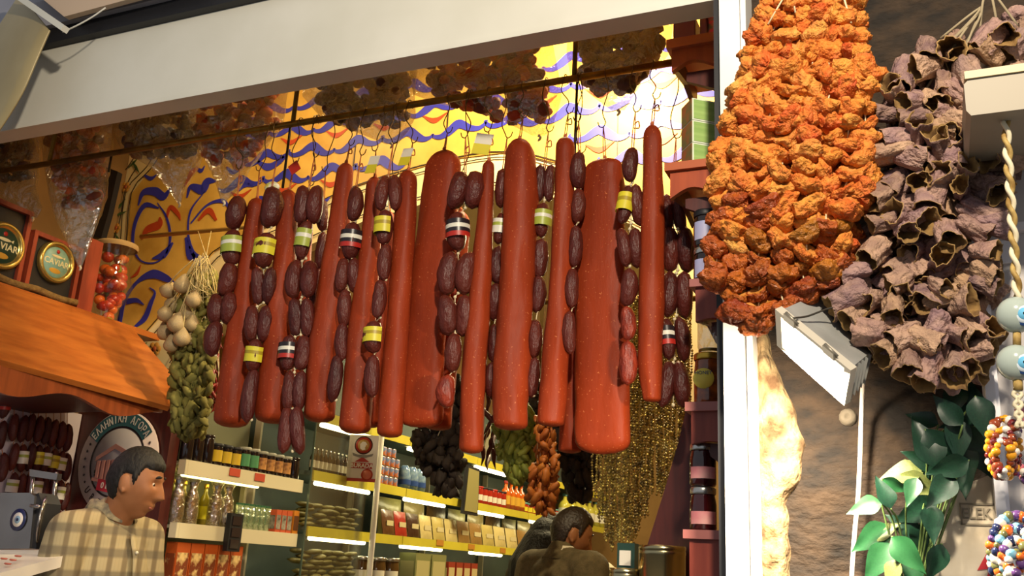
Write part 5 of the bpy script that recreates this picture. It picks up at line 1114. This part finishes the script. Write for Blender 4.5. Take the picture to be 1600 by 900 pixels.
# poster with the eagle
pc = at(567, 716, X=-2.90); hw, hh = .085, .15; po = thing('eagle_poster', (-2.90, pc.y, pc.z-hh), 'white poster with red eagle emblem reading BURADA beside the white pole', 'poster')
c0 = at(545, 716, X=-2.93); c1_ = at(590, 716, X=-2.93)
ux = Vector((.45, .89, 0)); oc_ = at(566.5, 716, X=-2.93); sP = mpp(oc_); hw = 23*sP*1.0; ux = Vector((CR.x, CR.y, 0)).normalized(); hh = 36*sP
pm = lambda x, y, d=0.: oc_+ux*(x*hw)+Vector((0, 0, y*hh))-Vector((-ux.y, ux.x, 0))*d
def pquad(x0, y0, x1, y1, d, nm, mat, par): return MB().add([pm(x0, y0, d), pm(x1, y0, d), pm(x1, y1, d), pm(x0, y1, d)], [(0,1,2,3)], False).build(nm, mat, par)
MB().prism([pm(-1, -1), pm(1, -1), pm(1, 1), pm(-1, 1)], Vector((-ux.y, ux.x, 0))*.004).build('card', M('poster_white', 'd8d0c0', .5), po)
nrm_ = -Vector((-ux.y, ux.x, 0)); m_pr = M('poster_red', 'a83020', .5)
def pdisc(x, y, r, d, mat, nm): return MB().lathe(pm(x, y, d), [(0, .0005), (r*hw, .0005), (r*hw, 0)], 24, nrm_).build(nm, mat, po)
pdisc(0, .56, .62, .001, M('emblem_dark', '3c2420', .5), 'emblem_rim'); pdisc(0, .56, .54, .002, m_pr, 'emblem_ring'); pdisc(0, .56, .40, .003, M('emblem_tan', 'b08a4a', .5), 'emblem_disc')
MB().prism([pm(x, y, .005) for x, y in ((-.22, .42), (-.24, .60), (-.08, .72), (.12, .70), (.26, .58), (.30, .50), (.16, .54), (.10, .44), (.16, .38), (-.05, .34))], nrm_*.0005).build('eagle_head', M('emblem_white', 'e0d8c8', .5), po)
MB().prism([pm(x, y, .006) for x, y in ((.12, .58), (.26, .58), (.30, .48), (.18, .54))], nrm_*.0005).build('beak', M('emblem_beak', 'c8902c', .5), po)
MB().prism([pm(x, y, .004) for x, y in ((-.72, .22), (-.3, .14), (.3, .14), (.72, .22), (.66, .10), (.2, .02), (-.2, .02), (-.66, .10))], nrm_*.0005).build('ribbon', M('emblem_ribbon', '7a7468', .5), po)
MB().prism([pm(x, y, .003) for x, y in ((-.5, -.16), (0, .06), (.5, -.16))], nrm_*.0005).build('peak', m_pr, po)
pquad(-.72, -.44, .72, -.20, .003, 'red_box', m_pr, po)
V, F = textmesh('BURADA', .30*hh*.82, .0004, bold=.0008); MB().merge(V, F, 0, False, frame_mat(pm(0, -.325, .005), ux, (0, 0, 1))).build('lettering', M('emblem_white', 'e0d8c8', .5), po)
pdisc(.40, -.70, .40, .003, m_pr, 'seal'); pdisc(.40, -.70, .30, .004, M('seal_light', 'c86a50', .5), 'seal_heart'); pquad(-1, -1, 1, -.86, .003, 'bottom_band', m_pr, po)
# little eye card above the pole
c = at(588, 648, X=-2.915); c = Vector((-2.917, 4.808, c.z)); t = thing('eye_card', c, 'small white card with a black ring at the top of the white pole', 'card'); MB().obox(c, ux*.028, (0, 0, .035), nrm_*.002).build('card', m_lwhite, t); MB().lathe(c+nrm_*.003, [(0, .001), (.020, .001), (.020, 0)], 20, nrm_).build('black_disc', m_black, t); MB().lathe(c+nrm_*.0045, [(0, .001), (.010, .001), (.010, 0)], 16, nrm_).build('white_dot', m_lwhite, t)
def yat(px, py=760, x=XS-.06): return at(px, py, X=x).y
XG = XS-.06
for i in range(9): bottle('vinegar_bottle', ORD[i]+' small dark bottle from the left on the middle yellow shelf', Vector((XG, 4.36+i*.040, ZY[1])), .015, .13, M('vinegar', '3a2a14', .1, coat=.4), m_silver, 'small bottles on the middle yellow shelf', m_lwhite)
canm = MB().lathe((0,0,0), [(0, 0), (.026, 0), (.027, .004), (.027, .052), (.025, .056), (0, .056)], 16, mats=[1, 1, 0, 1, 1]).mesh('can', [M('can_print', '6a7aa0', .4, var='c07040', scale=40, lo=.45, hi=.55), m_silver])
for k in range(4):
    for i in range(5-(k > 2)):
        o = bpy.data.objects.new('tin_can', canm); COL.objects.link(o); o.location = (XG+.01, 4.98+i*.058+k*.004, ZY[1]+k*.0565); tag(o, 'blue and orange tin can in the stack on the middle yellow shelf', 'can', 'stacked tin cans')
for i in range(3):
    p = Vector((XG, 5.36+i*.10, ZY[1])); t = thing('water_pack', p, ('left', 'middle', 'right')[i]+' blue shrink-wrapped pack on the middle yellow shelf', 'pack', 'blue packs'); MB().lathe(p, [(0, 0), (.042, 0), (.044, .07), (.036, .12), (.02, .15), (0, .152)], 12).build('wrap', M('blue_wrap', '4a6a9a', .2, var='88a0b0', scale=30, coat=.4), t); MB().lathe(p, [(.045, .03), (.045, .06)], 12).build('band', M('blue_band', '2c4a8a', .4), t)
# leaning mirror-like board
q = [at(x, y, X=-2.96) for x, y in ((727, 726), (745, 733), (742, 806), (719, 802))]; t = thing('hanging_board', sum(q, Vector())/4, 'narrow tan board with dark frame hanging in front of the yellow shelves', 'board')
MB().prism(q, (.02, .005, 0)).build('frame', m_black, t); cq = sum(q, Vector())/4; MB().prism([lerp(p, cq, .12)+Vector((.021, .005, 0)) for p in q], (.003, 0, 0)).build('panel', M('board_tan', '8a8250', .5), t)
m_redj = M('red_jar', '9a2418', .15, coat=.4); m_ketch = M('orange_bottle', 'c05a18', .15, coat=.4)
y0 = yat(748, 770)
for i in range(7): jar('sauce_jar', ORD[i]+' red sauce jar from the front on the middle yellow shelf', Vector((XG, y0+i*.085, ZY[1])), .034, .13, m_redj, m_black if i % 3 else m_lred, m_lwhite, (.25, .6), .014, 'red sauce jars', neck=.9)
y0 = yat(790, 775)
for i in range(4): bottle('juice_bottle', ORD[i]+' orange juice bottle from the front on the middle yellow shelf', Vector((XG, y0+i*.10, ZY[1])), .038, .22, m_ketch, m_lred, 'orange juice bottles', M('juice_label', 'c89a30', .5))
y0 = yat(818, 790)
for i in range(8): jar('pepper_paste_jar', ORD[i]+' low red paste jar from the front on the middle yellow shelf', Vector((XG, y0+i*.10, ZY[1])), .040, .085, m_redj, M('lid_teal', '5a8a8a', .4), m_lyel, (.2, .7), .014, 'low red paste jars', neck=.9)
y0 = yat(882, 790)
for i in range(7): bottle('cologne_bottle', ORD[i]+' pale yellow bottle from the front, far along the middle yellow shelf', Vector((XG, y0+i*.17, ZY[1])), .055, .24, M('pale_oil', 'b8b048', .1, coat=.4), M('lid_teal', '5a8a8a', .4), 'pale yellow bottles', m_lwhite)
# packets leaning on the lower yellow shelf
PK = [('brown', '5a3a20'), ('red', '9a2a20'), ('dark brown', '3c2418'), ('cream', 'c0b078'), ('straw', 'b0a060'), ('cream', 'c0b078'), ('tan', '8a6a3a'), ('tan', '8a6a3a'), ('straw', 'b0a060'), ('cream', 'c0b078'), ('cream', 'c0b078'), ('tan', '8a6a3a'), ('straw', 'b0a060'), ('cream', 'c0b078')]
def packet(label, y, z, x, w_, h_, col, group, lean=.25):
    t = thing('food_packet', (x, y, z), label, 'packet', group); mb = MB()
    n = 6; V = []; F = []
    for s in (1, -1):
        for j in range(n+1):
            for i in range(n+1):
                u, v = i/n, j/n; d = .016*(math.sin(math.pi*u)*math.sin(math.pi*v))**.4 if 0 < i < n and 0 < j < n else .0015
                V.append((x+s*d-lean*v*h_, y+(u-.5)*w_, z+v*h_))
    for s in (0, 1):
        for j in range(n):
            for i in range(n): a = s*(n+1)**2+j*(n+1)+i; q = (a, a+1, a+n+2, a+n+1); F.append(q if s == 0 else q[::-1])
    mb.add(V, F, True).build('pouch', M('packet_'+col, col, .3, bump=.3, bscale=30, coat=.2), t)
    MB().box((x+.016-lean*h_*.45, y-w_*.28, z+h_*.38), (x+.019-lean*h_*.45, y+w_*.28, z+h_*.58)).build('sticker', M('packet_sticker', 'c8bc90', .5), t)
y = yat(592, 815)
for i, (n_, c_) in enumerate(PK): w_ = .15+.008*i; packet(n_+' food packet, '+(ORD+('eleventh', 'twelfth', 'thirteenth', 'last'))[i]+' in the front row on the lower yellow shelf', y+w_*.5, ZY[2], XG+.03, w_*.92, .15, c_, 'food packets, front row', .2); y += w_
y = yat(620, 795)
for i in range(9): packet(ORD[i]+' tall food packet of the back row on the lower yellow shelf', y+.15, ZY[2], XG-.13, .28, .24, ('a09a58', '9a8a5a', '6a5030')[i % 3], 'food packets, back row', .05); y += .32
for i, px in enumerate((372, 542, 712)):
    c = at(580+px/3.46, 640+(720, 742, 762)[i]/3.46, X=XS+.002); tag(MB().box((XS+.001, c.y-.05, c.z-.018), (XS+.004, c.y+.05, c.z+.018)).build('price_card', M('price_orange', 'b0782c', .5)), ('front', 'middle', 'rear')[i]+' orange price card on the lower yellow shelf edge', 'price card')
# stacks of rolled leaves in trays
m_dol = M('rolled_leaf', '6a6430', .5, var='4c4a22', scale=25, bump=.4, rand=['767036', '5a5628', '847c44']); ROLL = MB().ell((0,0,0), (.03, .062, .014), 12, 7, fn=lambda d, p: p*(1+.2*noise.noise(d*2))).mesh('leaf_roll', m_dol)
for zi, (z, lay) in enumerate(((ZY[2], 5), (ZY[3], 7))):
    for k in range(lay):
        for i in range(5):
            o = bpy.data.objects.new('leaf_roll', ROLL); COL.objects.link(o); o.location = (XG+rnd(-.02, .02), 4.34+i*.115+rnd(-.02, .02)+(k % 2)*.04, z+.014+k*.025); o.rotation_euler = (rnd(-.1, .1), 0, rnd(-.3, .3))
            tag(o, 'dried leaf roll in the pile on the '+('lower' if zi == 0 else 'bottom')+' yellow shelf behind glass', 'leaf roll', 'leaf rolls on the '+('lower' if zi == 0 else 'bottom')+' yellow shelf')
for i in range(3): jar('glass_storage_jar', ('left', 'middle', 'right')[i]+' brown storage jar on the bottom yellow shelf right of the pole', Vector((XG, 4.95+i*.16, ZY[3])), .06, .16, M('brown_jar', '4a3418', .1, coat=.4), m_silver, m_lwhite, (.3, .6), .02, 'brown storage jars', neck=.92)
for i in range(2): carton('tin_chest', ('left', 'right')[i]+' pale green tin chest on the bottom yellow shelf', (XG-.02, 5.62+i*.22, ZY[3]), (.06, .10, .10), M('chest_print', 'a8a070', .5), M('chest_green', '7a7c50', .4), 'pale green tin chests')
for i in range(4): carton('spice_box', ('first', 'second', 'third', 'fourth')[i]+' red capped spice box on the bottom yellow shelf', (XG-.02, 6.05+i*.12, ZY[3]), (.05, .05, .08), M('spice_print', 'b8a878', .5), M('spice_red', '8a3424', .4), 'spice boxes')
# ================================================================== people
m_skin = M('skin', '9c6844', .5, var='8c5a38', scale=12, sss=.08, spec=.35)
m_hair = M('black_hair', '120f0d', .65, bump=.5, bscale=90, stretch=(1, 1, .4)); m_hair2 = M('dark_brown_hair', '2a2018', .45, bump=.5, bscale=90)
G = lambda *a: math.exp(-sum(q*q for q in a))
def headfn(d, p=None):
    x, y, z = d.x*.076, d.y*.097, d.z*.120
    if d.z < 0:
        s = -d.z; x *= 1-.30*s**1.6; y *= (1-.05*s) if d.y > 0 else (1-.40*s)
    else: y *= 1+.04*d.z*(1 if d.y < 0 else -1)
    if d.y > 0:
        f = min(1, d.y*1.6); ax = abs(x)
        y -= .006*f*(1-d.z*d.z)*G(x/.05)*(1 if abs(z) < .05 else .3)
        nz = max(0, min(1, (.026-z)/.058)) if z > -.034 else max(0, 1-(-.034-z)/.010)
        y += f*(.030*nz*G(x/(.010+.007*nz)))
        y += f*(-.011*G((ax-.031)/.015, (z-.014)/.012)+.006*G((ax-.028)/.024, (z-.034)/.009)+.005*G((ax-.048)/.018, (z+.012)/.02))
        y += f*(.007*G(x/.022, (z+.060)/.006)+.007*G(x/.019, (z+.073)/.007)-.003*G(x/.03, (z+.085)/.007)+.011*G(x/.022, (z+.102)/.014))
    return Vector((x, y, z))
def hairfn(kind):
    def fn(d, p):
        q = headfn(d); z, y = d.z, d.y
        line = .50 if y > .35 else lerp(-.42, .50, max(0, min(1, (y+.15)/.50)))       # hairline: brow, temple, nape
        if y < -.15: line = -.55
        if kind == 'receding' and y > .3: line = .62
        if abs(d.x) > .72: line = interp([(-.55, -.55), (-.40, -.40), (-.33, -.05), (-.26, .24), (.06, .26), (.12, .10), (.20, -.02), (.26, .12), (.34, .42), (.45, .55)], y)      # round the ear, sideburn
        k = max(-1, min(1, (z-line+.03*noise.noise(d*14))/.10)); return q*(1+.085*max(0, k)**.5+(.02 if k > 0 else -.05)) + Vector((0, 0, .006*max(0, k)))
    return fn
def capsule(mb, a, b, ra, rb, seg=16, n=5):
    a, b = Vector(a), Vector(b); mb.tube([lerp(a, b, i/n) for i in range(n+1)], [lerp(ra, rb, i/n) for i in range(n+1)], seg); mb.ell(a, (ra,)*3, seg, 8); mb.ell(b, (rb,)*3, seg, 8)
def hand(mb, wrist, elbow, side):
    """palm, four bent fingers of different lengths and a thumb from the side of the palm"""
    w_ = Vector(wrist); d = (w_-Vector(elbow)).normalized(); lat = Vector((0, 1, 0)); lat = (lat-d*lat.dot(d)).normalized(); nrm = d.cross(lat)*side
    pc_ = w_+d*.05; Rm = Matrix((lat, nrm, d)).transposed(); mb.ell(pc_, (.040, .017, .052), 14, 10, rot=Rm)
    for k, ln in enumerate((.068, .076, .071, .056)):
        o = pc_+d*.040+lat*(.028-.0185*k); e = o+d*ln*.45-nrm*.006; t = e+d*ln*.42-nrm*.022; capsule(mb, o, e, .0090, .0082, 8, 2); capsule(mb, e, t, .0082, .0070, 8, 2)
    o = pc_-d*.010+lat*.034; e = o+d*.030+lat*.022; capsule(mb, o, e, .0115, .0100, 8, 2); capsule(mb, e, e+d*.028+lat*.004-nrm*.008, .0100, .0085, 8, 2)
def person(label, head_px, D, torso_az, head_az, pitch, top_mat, hair_kind='short', hair_mat=None, coat=False, trouser='2c2a2e', skin=m_skin, tilt=0., arms=.12, sh=1., lean=0., back=0., up=0.):
    """facing +y in local space; azimuth turns the facing direction"""
    hc = at(*head_px, D=D); H = hc.z+.12; sc_ = H/1.75; loc = Vector((hc.x, hc.y, 0)); th = thing('person', loc, label, 'person')
    Rt = Matrix.Rotation(torso_az, 3, 'Z'); Rh = Matrix.Rotation(head_az, 3, 'Z') @ Matrix.Rotation(-pitch, 3, 'X') @ Matrix.Rotation(tilt, 3, 'Y')
    hl = Vector((0, 0, hc.z))
    L_ = lambda x, y, z: Rt @ Vector((x*sc_, y*sc_-.02-back-lean*(1.63-z), z*sc_+up*max(0, min(1, z))))
    bod = MB()
    bod.ell(hl, (1, 1, 1), 72, 60, fn=lambda d, p: Rh @ headfn(d))
    for s in (-1, 1):
        ec_ = hl+Rh @ Vector((s*.078, -.010, -.002)); bod.ell(ec_, (.009, .021, .033), 14, 10, rot=Rh @ Matrix.Rotation(.25*s, 3, 'Z') @ Matrix.Rotation(.15, 3, 'X')); bod.ell(ec_+Rh @ Vector((s*.004, .004, -.024)), (.006, .009, .010), 8, 6)
    capsule(bod, hl+Rh @ Vector((0, -.022, -.055)), L_(0, -.01, 1.44), .056, .064, 20)
    bod.ell(L_(0, 0, 1.22), (.14, .095, .26), 20, 14, rot=Rt); bod.ell(L_(0, 0, .96), (.15, .10, .16), 18, 12, rot=Rt)
    S, E_, W_ = {}, {}, {}
    for s in (-1, 1):
        S[s] = L_(.185*s*sh, -.01, 1.425); E_[s] = L_(.235*s*sh, .00, 1.13); W_[s] = L_(.215*s*sh, .10+arms, .93)
        capsule(bod, L_(.06*s, -.01, 1.43), S[s], .06, .05); capsule(bod, S[s], E_[s], .046, .040); capsule(bod, E_[s], W_[s], .038, .028); hand(bod, W_[s], E_[s], s)
        hp, kn, an = L_(.09*s, 0, .92), L_(.10*s, .02, .50), L_(.105*s, -.01, .08); capsule(bod, hp, kn, .08, .055); capsule(bod, kn, an, .055, .04)
    rb_ = remeshed(bod, .005, 1); o = rb_.build('body', skin, th, local=True)
    # clothes
    g = .028 if coat else .016; sh_ = MB()
    sh_.ell(L_(0, 0, 1.27), (.158+g, .105+g, .20), 22, 16, rot=Rt); sh_.ell(L_(0, -.008, 1.40), (.150+g, .085+g*.8, .085), 22, 14, rot=Rt); sh_.ell(L_(0, .0, 1.08), (.150+g, .108+g, .22), 22, 14, rot=Rt); sh_.ell(L_(0, 0, .93), (.158+g, .112+g, .10 if not coat else .18), 20, 12, rot=Rt)
    capsule(sh_, L_(0, -.015, 1.45), L_(0, -.012, 1.485), .086, .074)
    for s in (-1, 1):
        capsule(sh_, L_(.05*s, -.015, 1.455), S[s]+Vector((0, 0, .004)), .062, .056+g*.7); capsule(sh_, S[s], E_[s], .056+g, .050+g); capsule(sh_, E_[s], lerp(E_[s], W_[s], .92), .050+g, .038+g*.7)
    ro = remeshed(sh_, .009, 6)
    for v in ro.v:      # soft folds
        n_ = noise.noise(Vector((v.x*9, v.y*9, v.z*5)))*.008+noise.noise(Vector((v.x*20, v.y*20, v.z*11+3)))*.004; q = Vector((v.x, v.y, 0)); c2 = L_(0, 0, 1.2); q -= Vector((c2.x, c2.y, 0)); v += q.normalized()*n_ if q.length > .02 else Vector()
    ro.build('jacket' if coat else 'shirt', top_mat, th, local=True)
    tr = MB(); tr.ell(L_(0, 0, .93), (.163, .118, .13), 18, 12, rot=Rt)
    for s in (-1, 1): capsule(tr, L_(.09*s, 0, .90), L_(.10*s, .02, .50), .098, .075); capsule(tr, L_(.10*s, .02, .50), L_(.105*s, -.01, .09), .075, .062)
    remeshed(tr, .012, 4).build('trousers', M('trousers_'+trouser, trouser, .8), th, local=True)
    for s in (-1, 1): MB().ell(L_(.105*s, .05, .042), (.05, .14, .045), 14, 9, rot=Rt, fn=lambda d, p: Vector((p.x, p.y, max(p.z, -.038)))).build('shoe', m_black, th, local=True)
    hm = MB(); hm.ell(hl, (1, 1, 1), 120, 100, fn=lambda d, p: Rh @ (hairfn(hair_kind)(d, p)*(1+.012*noise.noise(d*9)))); hm.build('hair', hair_mat or m_hair, th, local=True)
    for s in (-1, 1):
        eb = MB(); eb.tube([hl+Rh @ (headfn(Vector((x*s, .8, .30+.02*math.sin(k))).normalized())+Vector((0, .003, 0))) for k, x in enumerate((.16, .30, .44, .56))], [.003, .0048, .0045, .002], 6); eb.build('eyebrow', hair_mat or m_hair, th, local=True)
        ey = hl+Rh @ Vector((.031*s, .0655, .012)); e0 = MB().ell(ey, (.0118,)*3, 14, 10).build('eyeball', M('eye_white', 'cfc4b4', .2), th, local=True); MB().ell(ey+Rh @ Vector((0, .0058, -.001)), (.0074,)*3, 10, 8).build('iris', M('eye_dark', '1c120c', .15), e0, local=True)
    lip = MB(); lip.ell(hl+Rh @ Vector((0, headfn(Vector((0, .85, -.55)).normalized()).y-.0062, -.0665)), (.021, .006, .0075), 14, 8, rot=Rh); lip.build('lips', M('lips', '9a5a48', .5), th, local=True)
    return th, L_, Rt, hl, Rh
# checked shirt cloth
def plaid():
    m = bpy.data.materials.new('checked_cotton'); m.use_nodes = True; N = m.node_tree.nodes; L = m.node_tree.links; b = N['Principled BSDF']; b.inputs['Roughness'].default_value = .85; b.inputs['Specular IOR Level'].default_value = .2
    tc = N.new('ShaderNodeTexCoord'); sx = N.new('ShaderNodeSeparateXYZ'); L.new(tc.outputs['Object'], sx.inputs[0])
    ad = N.new('ShaderNodeMath'); ad.operation = 'MULTIPLY_ADD'; ad.inputs[1].default_value = .9; L.new(sx.outputs['Y'], ad.inputs[0]); L.new(sx.outputs['X'], ad.inputs[2])
    def stripes(sock, per, wdt, soft):
        a = N.new('ShaderNodeMath'); a.operation = 'MULTIPLY'; a.inputs[1].default_value = 1/per; L.new(sock, a.inputs[0])
        f = N.new('ShaderNodeMath'); f.operation = 'FRACT'; L.new(a.outputs[0], f.inputs[0])
        r = N.new('ShaderNodeValToRGB'); e = r.color_ramp.elements; e[0].position = 0; e[0].color = (1,1,1,1); e[1].position = wdt; e[1].color = (1,1,1,1)
        for p, c in ((wdt+soft, 0), (1-soft, 0), (1., 1)): q = e.new(p); q.color = (c,c,c,1)
        L.new(f.outputs[0], r.inputs[0]); return r.outputs[0]
    s1 = stripes(ad.outputs[0], .062, .26, .10); s2 = stripes(sx.outputs['Z'], .074, .28, .12); s3 = stripes(ad.outputs[0], .0155, .04, .12)
    base = None; cur = lin('ab9c78')
    prev = None
    for s, col, fac in ((s1, '6a5a44', .75), (s2, '5c5448', .62), (s3, '8a7a58', .22)):
        mx = N.new('ShaderNodeMix'); mx.data_type = 'RGBA'; mu = N.new('ShaderNodeMath'); mu.operation = 'MULTIPLY'; mu.inputs[1].default_value = fac; L.new(s, mu.inputs[0]); L.new(mu.outputs[0], mx.inputs[0])
        if prev is None: mx.inputs[6].default_value = (*cur, 1)
        else: L.new(prev, mx.inputs[6])
        mx.inputs[7].default_value = (*lin(col), 1); prev = mx.outputs[2]
    L.new(prev, b.inputs['Base Color']); return m
def az(v): return math.atan2(-v[0], v[1])
m_pl = plaid()
th, L_, Rt, hl, Rh = person('man in a cream and brown checked shirt looking to the right', (212, 758), 3.40, az((.985, .05)), az((.92, .40)), math.radians(8), m_pl, 'short', m_hair, sh=1.0, back=.055, up=.035)
def collar(th, L_, mat, nm='collar', r=.088, zb=1.497, h=.045, open_=.35, drop=0):
    V = []; F = []; n = 28
    for i in range(n+1):
        a = math.radians(90)+open_+(2*math.pi-2*open_)*i/n; fr_ = max(0, math.sin(a))
        for k, (rr, zz) in enumerate(((r*.86, 0), (r*.80, h*.95), (r*.86, h), (r*1.05, h*.25-.012*fr_), (r*1.02, h*.2-.014*fr_))):
            V.append(L_(rr*math.cos(a), rr*math.sin(a)*.95-.012, zb+zz-.030*fr_-drop*fr_))
    for i in range(n):
        for k in range(4): a = i*5+k; F.append((a, a+1, a+6, a+5))
    return MB().add(V, F, True).build(nm, mat, th, local=True)
collar(th, L_, M('collar_grey', '6a6254', .85, var='b0a078', scale=40))
pk = MB(); pk.tube([L_(.004, y, z) for y, z in ((.098, 1.43), (.125, 1.36), (.138, 1.28), (.140, 1.18), (.138, 1.08))], .006, 6, sx=.5, sy=2.4); pk.build('placket', m_pl, th, local=True)
for z, y in ((1.37, .128), (1.28, .142), (1.19, .145)): MB().ell(L_(.004, y, z), (.006, .006, .006), 8, 6).build('button', M('button', 'd8d0b8', .4), th, local=True)
m_suit = M('olive_tweed', '5c5034', .9, var='4c4228', scale=40, bump=.3, bscale=200)
th2, L2, Rt2, hl2, Rh2 = person('man in an olive-brown jacket seen from behind, head bowed to the right', (893, 838), 4.40, az((.5, .87)), az((.84, .55)), math.radians(20), m_suit, 'receding', m_hair2, coat=True, sh=1.08, lean=.12, up=.055)
collar(th2, L2, M('white_collar', 'c8c0a8', .7), 'shirt_collar', .074, 1.49, .035, .4); collar(th2, L2, m_suit, 'coat_collar', .094, 1.455, .050, .5)
MB().tube(smooth_path([L2(.045, .08, 1.50), L2(.075, .125, 1.44), L2(.10, .15, 1.36), L2(.11, .16, 1.25)], 4), .012, 6, sx=.4, sy=1.6).build('red_strap', M('strap_red', 'a8241c', .6), th2, local=True)
m_coat3 = M('dark_olive_coat', '463c28', .9, var='3a3222', scale=40)
th3, L3, Rt3, hl3, Rh3 = person('person with long black hair half hidden behind the man in the jacket', (862, 842), 4.95, az((.45, .89)), az((.6, .8)), math.radians(12), m_coat3, 'short', m_hair, coat=True, lean=.05)
lh = MB(); lh.ell(hl3+Rh3 @ Vector((0, -.03, -.02)), (.100, .105, .13), 24, 16, rot=Rh3)
for k in range(9):
    a = math.radians(200+k*17.5); o = hl3+Rh3 @ Vector((.085*math.cos(a), .085*math.sin(a)-.02, -.02)); e = o+Vector((rnd(-.02, .02), 0, -.26))+Rt3 @ Vector((.03*math.cos(a), -.09, 0)); capsule(lh, o, lerp(o, e, .5)+Rt3 @ Vector((0, -.03, 0)), .040, .042); capsule(lh, lerp(o, e, .5)+Rt3 @ Vector((0, -.03, 0)), e, .042, .026)
remeshed(lh, .009, 3).build('long_hair', m_hair, th3, local=True)
MB().tube(smooth_path([L3(-.16, -.10, 1.45), L3(-.12, -.15, 1.30), L3(-.02, -.16, 1.10)], 4), .02, 8, sx=.5, sy=1.4).build('bag_strap', m_black, th3, local=True)
MB().obox(L3(-.05, -.165, 1.30), Rt3 @ Vector((.04, 0, 0)), (0, 0, .05), Rt3 @ Vector((0, .012, 0))).build('red_patch', M('strap_red', 'a8241c', .6), th3, local=True)
wp = at(944, 880, D=5.3); wbz = 1.15
wbg = thing('white_sack', (wp.x, wp.y, 0), 'white paper sack standing right of the man in the jacket', 'sack')
MB().lathe((wp.x, wp.y, 0), [(0, 0), (.11, 0), (.12, .5), (.12, 1.1), (.11, 1.36), (.08, 1.46), (.03, 1.50), (0, 1.50)], 20).build('paper', M('sack_white', 'b8b098', .8, bump=.4, bscale=20), wbg)
MB().lathe((wp.x, wp.y, 0), [(.082, 1.452), (.086, 1.458), (.082, 1.464)], 20).build('tie', m_str, wbg)
